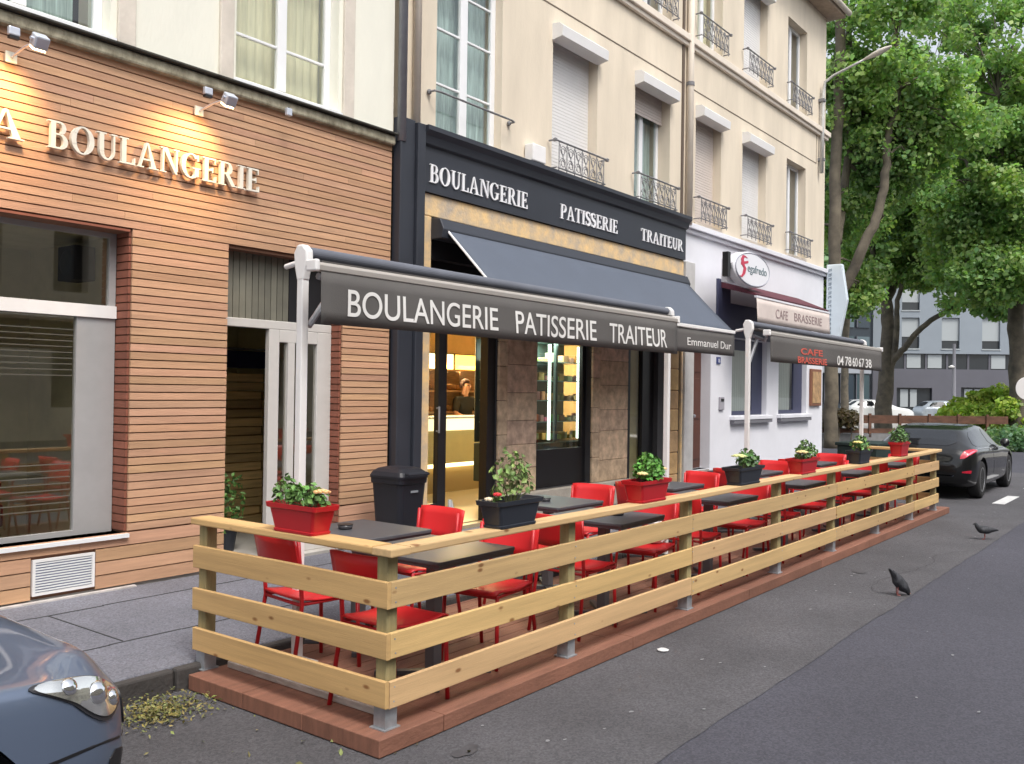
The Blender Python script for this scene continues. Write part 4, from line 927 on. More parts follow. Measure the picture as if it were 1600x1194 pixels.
# prototypes must be copied before they are moved/rotated
rr=random.Random(33)
jobs=[]
for i,x in enumerate(street):
    jobs.append(('t',x,3.60,rr.uniform(-.03,.03),'dark square table, %s from the near end in the row beside the street'%order[i],0))
    jobs.append(('c',x-.47,(3.44 if i==0 else 3.55)+rr.uniform(-.03,.03),rr.uniform(-.10,.02),'red chair on the near side of the %s table in the street row'%order[i],0))
    jobs.append(('c',x+.45+rr.uniform(-.02,.06),3.55+rr.uniform(-.05,.05),math.pi+rr.uniform(-.14,.14),'red chair on the far side of the %s table in the street row'%order[i],0))
for i,x in enumerate(wall):
    jobs.append(('t',x,4.36+.06,rr.uniform(-.03,.03),'dark square table, %s from the near end in the row beside the pavement'%order[i],0))
    jobs.append(('c',x-.53,4.26+rr.uniform(-.04,.06),(-.12 if i==0 else rr.uniform(-.08,.08)),'red chair on the near side of the %s table in the pavement row'%order[i],0))
    jobs.append(('c',x+.50+rr.uniform(-.03,.05),4.36+rr.uniform(-.06,.08),math.pi+rr.uniform(-.16,.16),'red chair on the far side of the %s table in the pavement row'%order[i],0))
for j in jobs: put(*j)
# ================================================================== PLANTERS
def leaf_mesh(centers,norms,sizes,tones,shape='oval',elong=1.5):
    """batch of folded leaves -> (verts, faces, tones)"""
    V=[];F=[];T=[]
    for c,nm,s,tn in zip(centers,norms,sizes,tones):
        c=Vector(c); nm=Vector(nm).normalized(); a=Vector((RNG.normal(),RNG.normal(),RNG.normal())); a=(a-nm*a.dot(nm)).normalized(); b=nm.cross(a)
        k=len(V); L_=s*elong
        V+=[c-a*L_*.5,c+b*s*.5+nm*s*.12-a*L_*.05,c+a*L_*.5-nm*s*.08,c-b*s*.5+nm*s*.12-a*L_*.05]
        F+=[(k,k+1,k+2),(k,k+2,k+3)]; T+=[tn,tn]
    return V,F,T
Mleaf=mat('herb_leaf',(.10,.22,.045),.55,noise=.3,scale=14,tone=True)
Mpetal=mat('flower_petal',(.85,.80,.6),.6,tone=True)
Msoil=mat('potting_soil',(.035,.022,.015),.95,noise=.4,scale=30,bump=.8)
def planter(x,y,rz,Lg,W_,H_,m,label,plant,fl=None,seed=0,z=.976,hp=.2,dens=120,lc=(1,1,1)):
    t=empty('window_box',(x,y,z),label,'planter',rz=rz); rr=random.Random(seed)
    mb=MB(); prof=[(.74,0),(.77,.02),(.785,.10),(.74,.12),(.90,.80),(.98,.82),(1.02,.84),(1.05,1.0),(.99,1.0),(.93,.86),(.90,.84)]
    rows=[]
    for k,h in prof:
        pl_=rounded_plate(0,0,Lg*(1-(1-k)*.8),W_*k,.02,3); rows.append([(p[0],p[1],h*H_) for p in pl_])
    mb.grid(rows,closed=True); mb.add(rows[0],[tuple(range(len(rows[0])))]); mb.build('pot',m,t,smooth=False,bevel=0)
    mb=MB(); pl_=rounded_plate(0,0,Lg*.93,W_*.90,.02,3); mb.add([(p[0],p[1],H_*.845) for p in pl_],[tuple(range(len(pl_)))]); mb.build('soil',Msoil,t)
    V=[];F=[];T=[]; st=MB(); cs=[];ns=[];ss=[];ts=[]
    for (px,hh,sp,n) in plant:
        for q in range(n):
            a=rr.uniform(0,6.28); r=sp*rr.random()**.5; h=rr.uniform(.25,1)*hh*(1-.5*(r/sp)**2)
            c=(px+r*math.cos(a),r*math.sin(a)*.8,H_*.85+h); cs.append(c); ns.append((math.cos(a)*.6+rr.gauss(0,.4),math.sin(a)*.6+rr.gauss(0,.4),.6+rr.gauss(0,.4))); ss.append(rr.uniform(.018,.036)); tn=rr.uniform(.55,1.5); ts.append((tn*lc[0]*rr.uniform(.85,1.15),tn*lc[1],tn*lc[2]))
            if q%4==0: st.tube([(px+r*.2*math.cos(a),r*.2*math.sin(a),H_*.84),(px+r*.6*math.cos(a),r*.6*math.sin(a)*.8,H_*.84+h*.6),c],.0018,4,caps=False)
    V,F,T=leaf_mesh(cs,ns,ss,ts); mb=MB(); mb.v=[tuple(v) for v in V]; mb.f=F; mb.t=T
    mb.build('foliage',Mleaf,t,fixn=False); st.build('stems',mat('green_stem',(.12,.14,.05),.7),t,fixn=False)
    if fl:
        for (px,py,h,r,c_) in fl:
            mb=MB()
            for q in range(22):
                a=q*2.4; rr_=r*math.sqrt(q/22); cc=Vector((px+rr_*math.cos(a),py+rr_*math.sin(a),H_*.85+h+.3*r*math.cos(rr_/r*1.5))); 
                mb.lathe([(0,0),(r*.26,.004),(r*.3,.012),(0,.016)],cc,5,tone=c_)
            mb.build('flower_head',Mpetal,t,fixn=False)
    return t
Mpotr=mat('red_plastic',(.48,.012,.018),.4,noise=.05); Mpotb=mat('anthracite_plastic',(.022,.026,.036),.45,noise=.1)
R9=math.pi/2
planter(3.19,3.84,R9,.40,.17,.155,Mpotr,'red planter on the near end rail, with green leaves and a peach flower',[(.12,.17,.09,90),(-.02,.15,.10,120),(-.12,.12,.07,50)],fl=[(-.13,-.02,.08,.04,(1,.62,.38))],seed=1)
planter(4.14,3.17,0,.42,.17,.155,Mpotb,'dark planter with a tall wispy pale green plant, nearest on the long rail',[(0,.34,.14,140),(.06,.28,.11,60),(-.12,.1,.05,20)],fl=[(-.16,-.03,.05,.022,(.75,.05,.08)),(-.17,.02,.02,.025,(.9,.8,.75))],seed=2,lc=(1.6,1.15,1.4))
planter(5.73,3.17,0,.44,.17,.155,Mpotr,'red planter with a dense bright green bush and cream flowers',[(.02,.22,.13,330),(.08,.20,.09,120)],fl=[(-.12,-.03,.06,.035,(1,.9,.55)),(.17,-.03,.08,.03,(1,.75,.5))],seed=3,lc=(.9,1.15,.8))
planter(7.42,3.17,0,.52,.17,.15,Mpotb,'dark planter with a small dark green plant and a pale flower, by a white post',[(.08,.17,.12,170),(0.0,.2,.05,30)],fl=[(-.10,0,.10,.06,(.85,.95,.6))],seed=4,lc=(.7,.75,.8))
planter(8.85,3.17,0,.50,.17,.15,Mpotr,'red planter with cream blossom and soft green leaves, middle of the far rail',[(.1,.20,.13,170),(0,.12,.1,60)],fl=[(-.08,-.02,.07,.055,(1,.9,.6))],seed=5,lc=(1,.85,1))
planter(10.66,3.17,0,.46,.17,.15,Mpotb,'dark planter with a yellow flower, second last on the long rail',[(.05,.20,.14,150)],fl=[(-.12,-.02,.10,.05,(1,.95,.45))],seed=6)
planter(12.35,3.17,0,.42,.17,.18,Mpotr,'red planter with thick dark green leaves, farthest on the long rail',[(.0,.24,.16,260)],seed=7,lc=(.8,.75,.9))
# tall dark box planter past the terrace
t=empty('box_planter',(15.1,4.4,0),'large dark green box planter standing past the far end of the terrace','planter')
MB().box(-.45,.45,-.3,.3,.0,.95).box(-.48,.48,-.33,.33,.951,1.0).build('box',mat('dark_green_box',(.012,.028,.026),.6,noise=.2),t,bevel=.01)
# ================================================================== SMALL THINGS
t=empty('wheelie_bin',(6.53,6.40,PZ),'black wheeled rubbish bin with a domed lid standing by the anthracite pilaster','bin')
Mbin=mat('black_plastic',(.012,.013,.020),.5,noise=.15,scale=4)
mb=MB(); rows=[]
for z,k in ((.06,.82),(.1,.83),(.68,1.0),(.69,1.06),(.735,1.07)):
    rows.append([(p[0],p[1],z) for p in rounded_plate(0,0,.37*k,.42*k,.05,3)])
mb.grid(rows,closed=True); mb.add(rows[0],[tuple(range(len(rows[0])))]); mb.build('body',Mbin,t)
mb=MB(); rows=[]
for z,k in ((.737,1.10),(.76,1.11),(.80,1.0),(.83,.8),(.845,.5),(.85,.1)): rows.append([(p[0],p[1],z) for p in rounded_plate(0,0,.37*k,.42*k,.05*k,3)])
mb.grid(rows,closed=True); mb.add(rows[-1],[tuple(range(len(rows[0])))]); l_=mb.build('lid',Mbin,t,bevel=.004)
MB().tube([(-.14,-.23,.79),(-.14,-.27,.78),(.14,-.27,.78),(.14,-.23,.79)],.013).build('handle',Mbin,l_)
for s in (-.16,.16): MB().lathe([(.02,-.025),(.085,-.025),(.09,0),(.085,.025),(.02,.025)],(s,.22,.09),16,axis='x').build('wheel',Mblk,t)
MB().box(-.05,.05,-.218,-.208,.60,.62).build('sticker',mat('sticker_grey',(.25,.27,.3),.5),t)
t=empty('a_board',(6.95,6.1,PZ),'pale leaning board edge beside the black bin','board')
MB().prism([(0,0,0),(.02,0,0),(.02,.0,.5),(0,0,.5)],(0,.02,0)).prism([(0,0,0),(.02,0,0),(.2,0,.0),(.02,0,.5)],(0,-.02,0)).build('leaning_panel',mat('pale_board',(.6,.6,.6),.6,noise=.1),t)
MB().box(.0,.25,-.03,-.021,.0,.03).build('foot_rail',Mzinc,t)
# plant and bits in the wood clad doorway and under first planter
t=empty('potted_shrub',(5.35,7.6,.15),'leafy shrub in a dark pot just inside the timber shop doorway','potted plant')
MB().lathe([(.10,0),(.13,.2),(.15,.22),(.14,.22),(.12,.2),(0,.2)],n=16).build('pot',Mpotb,t)
cs=[];ns=[];ss=[];ts=[]; rr=random.Random(6)
for q in range(260):
    a=rr.uniform(0,6.28); h=rr.uniform(.2,.75); r=.2*rr.random()**.5*(1.1-abs(h-.45)); cs.append((r*math.cos(a),r*math.sin(a),h)); ns.append((rr.gauss(0,1),rr.gauss(0,1)-.5,rr.gauss(.5,1))); ss.append(rr.uniform(.03,.05)); ts.append(rr.uniform(.5,1.4))
V,F,T=leaf_mesh(cs,ns,ss,ts); mb=MB(); mb.v=[tuple(v) for v in V]; mb.f=F; mb.t=T; mb.build('foliage',Mleaf,t,fixn=False)
t=empty('wire_trolley',(5.35,9.0,.15),'dark wire crate trolley in the shadow of the timber doorway','trolley')
mb=MB()
for k in range(7): mb.tube([(0,0,.25+k*.11),(.55,0,.25+k*.11)],.006,5); mb.tube([(.09*k,0,.25),(.09*k,0,.91)],.006,5)
mb.build('wire_frame',Miron,t)
for s in (0,.55): MB().lathe([(0,-.03),(.08,-.03),(.08,.03),(0,.03)],(s,0,.08),12,axis='y').build('wheel',Mblk,t)
# speaker and furniture behind the big shop window
t=empty('wall_speaker',(4.39,8.45,2.87),'dark square loudspeaker high on the wall behind the large shop window','speaker')
MB().box(-.2,0,-.16,.16,-.16,.16).build('speaker_case',mat('speaker_brown',(.03,.018,.022),.7),t,bevel=.01); MB().lathe([(.01,-.21),(.1,-.205),(.12,-.201)],(0,0,-.0),16,axis='x').build('speaker_cone',Mblk,t)
t=empty('red_bench',(2.9,9.2,.15),'long dark red bench seat behind the large shop window','bench')
MB().box(-1.8,1.0,-.25,.25,.25,.46).build('seat',mat('maroon_cloth',(.10,.03,.035),.8),t,bevel=.02); MB().box(-1.8,1.0,.251,.36,.3,1.05).build('backrest',mat('maroon_cloth',(.1,.03,.035),.8),t,bevel=.02); MB().box(-1.75,.95,-.2,.2,0,.249).build('plinth',Mblk,t)
for k,x in enumerate((1.9,3.2)):
    t=empty('indoor_table',(x,8.5,.15),('dark cafe table behind the large shop window, left one','dark cafe table behind the large shop window, right one')[k],'table','tables behind the shop window')
    MB().box(-.35,.35,-.3,.3,.70,.74).build('tabletop',mat('dark_laminate',(.02,.018,.02),.4),t,bevel=.004); MB().tube([(0,0,.02),(0,0,.7)],.03).build('column',Mblk,t); MB().lathe([(.2,0),(.2,.015),(.03,.02)],n=20).build('base',Mblk,t)
# person
t=empty('person',(11.55,9.86,.17),'person in black behind the bakery counter with short dark auburn hair','person')
Mskin=mat('skin',(.50,.27,.18),.55); Mtop=mat('black_top',(.012,.014,.016),.85); Mhair=mat('dark_auburn_hair',(.05,.016,.010),.7,noise=.3,scale=40)
pts=[(0,0,.95,.15,.11),(0,0,1.15,.135,.10),(0,-.02,1.34,.17,.11),(0,-.02,1.44,.10,.08),(0,-.03,1.50,.052,.05),(0,-.05,1.56,.062,.07),(0,-.055,1.63,.075,.088),(0,-.05,1.69,.06,.07),
 (-.19,-.02,1.40,.062),(-.27,-.06,1.18,.048),(-.22,-.28,1.10,.036),(-.17,-.36,1.14,.024),(.19,-.02,1.40,.062),(.28,-.10,1.20,.048),(.17,-.27,1.28,.036),(.10,-.30,1.36,.024),
 (-.09,0,.85,.10),(-.10,0,.48,.065),(-.10,.02,.09,.045),(-.10,-.12,.04,.035),(.09,0,.85,.10),(.10,0,.48,.065),(.10,.02,.09,.045),(.10,-.12,.04,.035)]
ed=[(0,1),(1,2),(2,3),(3,4),(4,5),(5,6),(6,7),(2,8),(8,9),(9,10),(10,11),(2,12),(12,13),(13,14),(14,15),(0,16),(16,17),(17,18),(18,19),(0,20),(20,21),(21,22),(22,23)]
body=skin('body',pts,ed,Mskin,t,sub=2)
# clothing: the same figure, slightly thicker, cut at neck and elbows
cp=[(p[0],p[1],p[2],p[3]+.012,(p[4] if len(p)>4 else p[3])+.012) for p in pts]
ci=[0,1,2,3,8,9,12,13,16,17,18,20,21,22]; mp_={v:i for i,v in enumerate(ci)}
skin('clothing',[cp[i] for i in ci],[(mp_[a],mp_[b]) for a,b in ed if a in mp_ and b in mp_],Mtop,t,sub=2)
for s,(hx,hy,hz) in ((-1,(-.17,-.36,1.14)),(1,(.10,-.30,1.36))):
    for f in range(5):
        a=(f-2)*.35; mb=MB(); d=Vector((math.sin(a)*.05,-.045,.03 if s>0 else -.01)); b_=Vector((hx,hy,hz)); L_=1-.12*abs(f-2)
        mb.tube([b_+d*.3,b_+d*.9*L_,b_+d*1.5*L_+Vector((0,0,-.012))],[.008,.0075,.006],6); mb.build('finger',Mskin,body,smooth=True)
hm=MB(); rows=[]
for i in range(9):
    th=math.radians(8+i*13); rows.append([( .088*math.sin(th)*math.cos(2*math.pi*k/20), -.045+.10*math.sin(th)*math.sin(2*math.pi*k/20)+.012, 1.645+.115*math.cos(th)+(.03 if math.sin(2*math.pi*k/20)<-.3 and i>5 else 0)) for k in range(20)])
rows=[[ (x,max(y,-.115) if i<5 else (y if y>-.06 else -.06+ (y+.06)*.1),z) for x,y,z in r] for i,r in enumerate(rows)]
hm.grid(rows,closed=True).add(rows[0],[tuple(range(20))]); hm.build('hair',Mhair,t,smooth=True)
for s in (-1,1):
    MB().lathe([(0,-.006),(.011,-.004),(.011,.002),(0,.004)],(s*.03,-.128,1.645),8,axis='y').build('eye',mat('eye_dark',(.02,.015,.012),.3),body)
    MB().lathe([(0,-.012),(.012,0),(0,.012)],(s*.078,-.05,1.63),8,axis='x').build('ear',Mskin,body,smooth=True)
MB().tube([(0,-.132,1.65),(0,-.152,1.615),(0,-.135,1.605)],[.008,.013,.008],6).build('nose',Mskin,body,smooth=True)
MB().box(-.022,.022,-.134,-.126,1.578,1.586).build('mouth',mat('lips',(.35,.09,.08),.5),body,bevel=.002)
# pigeons
Mpig=mat('slate_feathers',(.028,.030,.036),.7,noise=.5,scale=25); Mneck=mat('dark_neck',(.015,.02,.022),.5,noise=.2)
def pigeon(x,y,rz,label,pitch):
    t=empty('pigeon',(x,y,0),label,'pigeon','pigeons on the road',rz=rz); t.scale=(.86,.86,.86)
    c,sn=math.cos(pitch),math.sin(pitch); PV=(0,.10)
    def T(px,pz): dx,dz=px-PV[0],pz-PV[1]; return PV[0]+c*dx+sn*dz, PV[1]-sn*dx+c*dz
    hz=.165 if pitch>.3 else .235; hx=.135 if pitch>.3 else .115
    raw=[(0,.135,.058,.062),(.06,.15,.052,.056),(-.06,.125,.047,.047),(-.12,.12,.030,.022),(-.20,.115,.026,.010),
         ((.10+hx)/2,(.17+hz)/2,.032,.032),(hx,hz,.025,.025),(hx+.022,hz-.004,.013,.013),(hx+.045,hz-.012,.004,.004)]
    pts=[(T(px,pz)[0],0,T(px,pz)[1],r1,r2) for px,pz,r1,r2 in raw]
    b=skin('body',pts,[(0,1),(0,2),(2,3),(3,4),(1,5),(5,6),(6,7),(7,8)],Mpig,t,sub=2)
    for s in (-1,1):
        mb=MB(); rows=[]
        for i in range(8):
            u=i/7; xx=.07-.24*u; w_=.045*math.sin(math.pi*min(1,u*.8+.2)); r=[]
            for yy,zz in ((.050-.03*u,.14+w_-.01*u),(.062-.035*u,.14-.01*u),(.052-.03*u,.14-w_*.8-.01*u)):
                q=T(xx,zz); r.append((q[0],s*yy,q[1]))
            rows.append(r)
        mb.grid(rows).build('wing',mat('wing_bars',(.045,.047,.055),.7,noise=.6,scale=18,stretch=(4,1,1)),t,smooth=True,solid=.008)
        mb=MB(); mb.tube([(s*.004,s*.022,.09),(s*.008,s*.022,.03),(s*.012,s*.022,.006)],.005,6)
        for a in (-.5,0,.5): mb.tube([(s*.012,s*.022,.005),(s*.012+.03*math.cos(a),s*.022+.03*math.sin(a),.003)],.003,5)
        mb.build('leg',mat('pink_leg',(.25,.08,.07),.6),t)
    q=T(hx+.006,hz+.004); MB().lathe([(0,-.003),(.004,0),(0,.003)],(q[0],-.023,q[1]),6,axis='y').build('eye',mat('orange_eye',(.5,.15,.03),.3),t)
    return t
pigeon(8.43,2.17,math.radians(-40),'dark pigeon with its tail up pecking at the asphalt, nearer one',1.0)
pigeon(12.45,2.19,math.radians(125),'dark slate pigeon standing on the road, farther one',.1)
# dry litter by the kerb, leaves on the road
Mlit=mat('dry_leaf',(.20,.20,.09),.85,tone=True)
def litter(name,n,cx,cy,sx,sy,s0,s1,hh,seed,label,zz=0):
    rr=random.Random(seed); cs=[];ns=[];ss=[];ts=[]
    for i in range(n):
        cs.append((rr.gauss(cx,sx),rr.gauss(cy,sy),zz+.004+rr.random()*hh)); ns.append((rr.gauss(0,.6),rr.gauss(0,.6),1)); ss.append(rr.uniform(s0,s1)); tn=rr.uniform(.5,1.35); ts.append((tn*rr.uniform(.8,1.3),tn,tn*rr.uniform(.5,1)))
    V,F,T=leaf_mesh(cs,ns,ss,ts,elong=2.2); mb=MB(); mb.v=[tuple(v) for v in V]; mb.f=F; mb.t=T; o=mb.build(name,Mlit,None,fixn=False); tag(o,label,'litter',None,'stuff'); return o
litter('plant_litter',1100,2.74,4.42,.13,.10,.006,.016,.05,3,'heap of dry yellow green leaves and twigs in the gutter beside the kerb')
litter('scattered_leaves',46,2.9,3.6,.45,.5,.010,.022,.006,4,'few dry leaves scattered on the asphalt near the deck corner')
t=tag(MB().lathe([(0,0),(.035,.0),(.042,.008),(.028,.014),(0,.012)],(5.55,2.93,0),7).build('crushed_paper',mat('paper_white',(.6,.6,.6),.8),None),'small flattened white scrap lying on the road beside the deck','paper scrap')

# small loose things on the terrace
def on_table(x,y): return (x,y,DZ+.737)
spots=[(4.10,4.50,'first','pavement'),(5.92,3.52,'second','street'),(6.25,4.42,'second','pavement'),(7.6,3.68,'third','street'),(9.55,3.62,'fourth','street')]
Mash=mat('smoked_glass',(.05,.05,.055),.15)
for i,(x,y,o_,r_) in enumerate(spots):
    t=empty('ashtray',on_table(x,y),'small dark ashtray on the %s table of the %s row'%(o_,r_),'ashtray','ashtrays on the terrace tables')
    MB().lathe([(.02,0),(.045,.002),(.05,.028),(.043,.028),(.036,.01),(0,.008)],n=18).build('bowl',Mash,t,smooth=True)
    MB().lathe([(.044,.0285),(.051,.0285),(.051,.033),(.044,.033)],n=18).build('rim',Mblk,t)
t=empty('paper_bag',(6.55,3.52,DZ+.455),'crumpled white paper bag lying on a red chair seat, seen through the fence','bag')
bm=bmesh.new(); bmesh.ops.create_icosphere(bm,subdivisions=3,radius=.09)
g=random.Random(9)
for v in bm.verts: k=1+g.uniform(-.18,.18); v.co=Vector((v.co.x*k*1.1,v.co.y*k*.8,max(0,(v.co.z+.07)*k)))
me=bpy.data.meshes.new('bag_body'); bm.to_mesh(me); bm.free(); me.materials.append(mat('bag_paper',(.72,.71,.70),.8)); o=bpy.data.objects.new('bag_body',me); COL.objects.link(o); o.parent=t
MB().prism([(-.05,-.02,.12),(.06,-.03,.13),(.05,.03,.19),(-.04,.02,.17)],(.004,.02,.0)).build('bag_flap',mat('bag_paper',(.72,.71,.70),.8),t)
# ================================================================== CARS
def cr(P,t):
    n=len(P); i=int(min(max(math.floor(t),0),n-2)); f=t-i
    p0=P[max(i-1,0)];p1=P[i];p2=P[i+1];p3=P[min(i+2,n-1)]
    return .5*((2*p1)+(-p0+p2)*f+(2*p0-5*p1+4*p2-p3)*f*f+(-p0+3*p1-3*p2+p3)*f**3)
class CarBody:
    def __init__(s,st):
        s.st=st; s.xs=[a[0] for a in st]; s.rings=[]
        for (x,w,zb,zs,yt,zt) in st:
            h=[(0,zb),(.78*w,zb),(.96*w,zb+.07),(w,zb+.5*(zs-zb)),(.985*w,zs-.07*(1 if zs-zb>.3 else .4)),(.95*w,zs),(yt,zt-.035 if zt-zs>.12 else zt-.01),(.72*yt,zt),(0,zt+.012)]
            ring=[(y,z) for y,z in h]+[(-y,z) for y,z in h[-2:0:-1]]
            s.rings.append(np.array([(x,y,z) for y,z in ring]))
        s.R=np.array(s.rings)
    def pt(s,x,v):
        u=float(np.interp(x,s.xs,range(len(s.xs))))
        v=v%16; row=cr(s.R,u); n=16; i=int(math.floor(v)); f=v-i
        p=[row[(i+k)%n] for k in (-1,0,1,2)]
        # tighter curve (mix of linear and spline)
        c=.5*((2*p[1])+(-p[0]+p[2])*f+(2*p[0]-5*p[1]+4*p[2]-p[3])*f*f+(-p[0]+3*p[1]-3*p[2]+p[3])*f**3)
        l=p[1]*(1-f)+p[2]*f
        q=.55*c+.45*l; q[0]=x if u not in (0,) else q[0]
        return Vector(q)
    def nrm(s,x,v):
        a=s.pt(x+.01,v)-s.pt(x-.01,v); b=s.pt(x,v+.05)-s.pt(x,v-.05); n=a.cross(b).normalized()
        c=s.pt(x,v)-Vector((x,0,.6)); 
        return n if n.dot(c)>0 else -n
    def off(s,x,v,d): return s.pt(x,v)+s.nrm(x,v)*d
    def body(s,name,m,par,nx=72,nv=64):
        mb=MB(); x0,x1=s.xs[0],s.xs[-1]; X=sorted(set([x0+(x1-x0)*(.5-.5*math.cos(math.pi*i/nx)) for i in range(nx+1)]))
        rows=[[s.pt(x,16*j/nv) for j in range(nv)] for x in X]
        mb.grid(rows,closed=True); mb.add(rows[0],[tuple(range(nv))]); mb.add(rows[-1],[tuple(range(nv))[::-1]])
        # bulged end caps are the first and last rows themselves
        o=mb.build(name,m,par,smooth=True); bm=bmesh.new(); bm.from_mesh(o.data); bmesh.ops.remove_doubles(bm,verts=bm.verts,dist=1e-4); bmesh.ops.recalc_face_normals(bm,faces=bm.faces); bm.to_mesh(o.data); bm.free()
        return o
    def patch(s,poly,d,name,m,par,n=6,thick=0,label=None):
        """poly: outline in (x,v), placed d above the body surface"""
        cx=sum(p[0] for p in poly)/len(poly); cv=sum(p[1] for p in poly)/len(poly)
        dense=[]
        for i in range(len(poly)):
            a,b=poly[i],poly[(i+1)%len(poly)]; k=6
            dense+=[(a[0]+(b[0]-a[0])*q/k,a[1]+(b[1]-a[1])*q/k) for q in range(k)]
        rows=[[s.off(cx+(px-cx)*r/n,cv+(pv-cv)*r/n,d) for px,pv in dense] for r in range(n,0,-1)]
        mb=MB(); mb.grid(rows,closed=True); k=len(rows)-1; mb.add(rows[-1],[tuple(range(len(dense)))])
        base=[s.off(px,pv,-.012) for px,pv in dense]; mb.grid([base,rows[0]],closed=True)
        return mb.build(name,m,par,smooth=True,fixn=True,label=label)
def smoothpoly(poly,it=2):
    for _ in range(it):
        q=[]
        for i in range(len(poly)):
            a,b=poly[i],poly[(i+1)%len(poly)]; q+=[(a[0]*.75+b[0]*.25,a[1]*.75+b[1]*.25),(a[0]*.25+b[0]*.75,a[1]*.25+b[1]*.75)]
        poly=q
    return poly
HATCH=[(0.0,.60,.42,.66,.50,.74),(.03,.72,.34,.80,.58,.90),(.10,.80,.28,.90,.60,1.00),(.28,.86,.22,.96,.58,1.16),(.62,.88,.20,.97,.55,1.36),(1.05,.885,.19,.96,.57,1.42),(1.7,.885,.18,.94,.58,1.44),(2.3,.885,.18,.92,.57,1.38),(2.8,.88,.18,.90,.60,1.16),(3.15,.88,.19,.88,.68,.985),(3.6,.87,.20,.83,.66,.92),(3.95,.83,.20,.76,.60,.85),(4.14,.74,.24,.66,.52,.76),(4.24,.60,.32,.56,.42,.62)]
Mglasscar=mat('tinted_glass',(.01,.012,.015),.05,spec=.8)
Mtyre=mat('tyre_rubber',(.014,.014,.015),.85)
Mrim=mat('alloy_rim',(.38,.39,.40),.3,.8)
def tyre(par,x,y,r,side,name='wheel'):
    w=MB(); pr=[(r*.62,-.09),(r*.9,-.10),(r*.985,-.08),(r,-.03),(r,.03),(r*.985,.08),(r*.9,.10),(r*.62,.09)]
    t=w.lathe(pr,(x,y,r),36,axis='y').build(name,Mtyre,par,smooth=True)
    rm=MB(); rm.lathe([(r*.63,-.07),(r*.66,-.095),(r*.60,-.095),(r*.58,-.05),(r*.58,.05),(r*.63,.07)],(x,y,r),32,axis='y')
    s=side
    for k in range(5):
        a=2*math.pi*k/5; c,sn=math.cos(a),math.sin(a); 
        rm.prism([(x+c*r*.1-sn*.03,y+s*.075,r+sn*r*.1+c*.03),(x+c*r*.61-sn*.018,y+s*.085,r+sn*r*.61+c*.018),(x+c*r*.61+sn*.018,y+s*.085,r+sn*r*.61-c*.018),(x+c*r*.1+sn*.03,y+s*.075,r+sn*r*.1-c*.03)],(0,-s*.03,0))
    rm.lathe([(0,-.02),(r*.16,-.02),(r*.16,.02),(0,.02)],(x,y+s*.07,r),16,axis='y')
    rm.build('rim',Mrim,t)
    MB().lathe([(0,-.005),(r*.57,-.005),(r*.57,.005),(0,.005)],(x,y,r),20,axis='y').build('brake_disc',mat('brake_dark',(.03,.03,.03),.6,.5),t)
    return t
def car(name,loc,rz,paint,st,label,wx=(.72,3.32),r=.32,detail=True,glassm=None):
    t=empty(name,loc,label,'car',rz=rz); B=CarBody(st)
    b=B.body('body',paint,t)
    W_=max(a[1] for a in st)
    if detail:
        for x in wx:
            for s in (-1,1):
                c=MB().lathe([(0,-.16),(r+.055,-.16),(r+.055,.16),(0,.16)],(x,s*(W_-.09),r+.01),40,axis='y').build('cutter',Mblk,None)
                c.parent=t
                bpy.context.view_layer.update()
                md=b.modifiers.new('b','BOOLEAN'); md.operation='DIFFERENCE'; md.object=c; md.solver='EXACT'
                dg=bpy.context.evaluated_depsgraph_get(); dg.update(); me=bpy.data.meshes.new_from_object(b.evaluated_get(dg)); b.modifiers.clear(); b.data=me; bpy.data.objects.remove(c)
        b.data.polygons.foreach_set('use_smooth',[True]*len(b.data.polygons))
        try:
            b.data.set_sharp_from_angle(angle=math.radians(35))
        except Exception: pass
    for x in wx:
        for s in (-1,1): tyre(t,x,s*(W_-.115),r,s)
        for s in (-1,1):
            if detail:
                mb=MB(); n=18; rows=[]
                for k in range(n+1):
                    a=math.radians(-5+190*k/n); rows.append([(x+(r+.05)*math.cos(a),s*(W_-.24),r+.01+(r+.05)*math.sin(a)),(x+(r+.05)*math.cos(a),s*(W_-.012 if False else W_-.035),r+.01+(r+.05)*math.sin(a))])
                mb.grid(rows).build('arch_liner',Mblk,t,fixn=False)
    g=Mglasscar
    for sg in (1,-1):
        V=lambda v: v if sg==1 else 16-v
        B.patch(smoothpoly([(.42,V(5.20)),(1.0,V(5.15)),(1.62,V(5.15)),(1.62,V(5.86)),(1.1,V(5.88)),(.72,V(5.84))],1),.004,'side_window',g,t)
        B.patch(smoothpoly([(1.70,V(5.15)),(2.75,V(5.20)),(2.45,V(5.70)),(2.2,V(5.86)),(1.70,V(5.88))],1),.004,'side_window',g,t)
        B.patch([(.35,V(5.02)),(2.85,V(5.04)),(2.85,V(5.07)),(.35,V(5.05))],.008,'window_trim',mat('chrome_trim',(.55,.56,.58),.15,.9),t)
    B.patch(smoothpoly([(2.34,6.35),(2.34,9.65),(3.06,10.0),(3.06,6.0)],1),.003,'windscreen',g,t)
    B.patch(smoothpoly([(.16,6.2),(.16,9.8),(.58,9.7),(.58,6.3)],1),.004,'rear_window',g,t)
    return t,B
Mblackcar=mat('black_car_paint',(.003,.0035,.004),.4,clear=.9,spec=.2)
Mtl=mat('tail_light_red',(.45,.01,.03),.15,clear=.5); Mtlp=emis('tail_light_core',(1,.25,.35),.35,base=(.7,.1,.15))
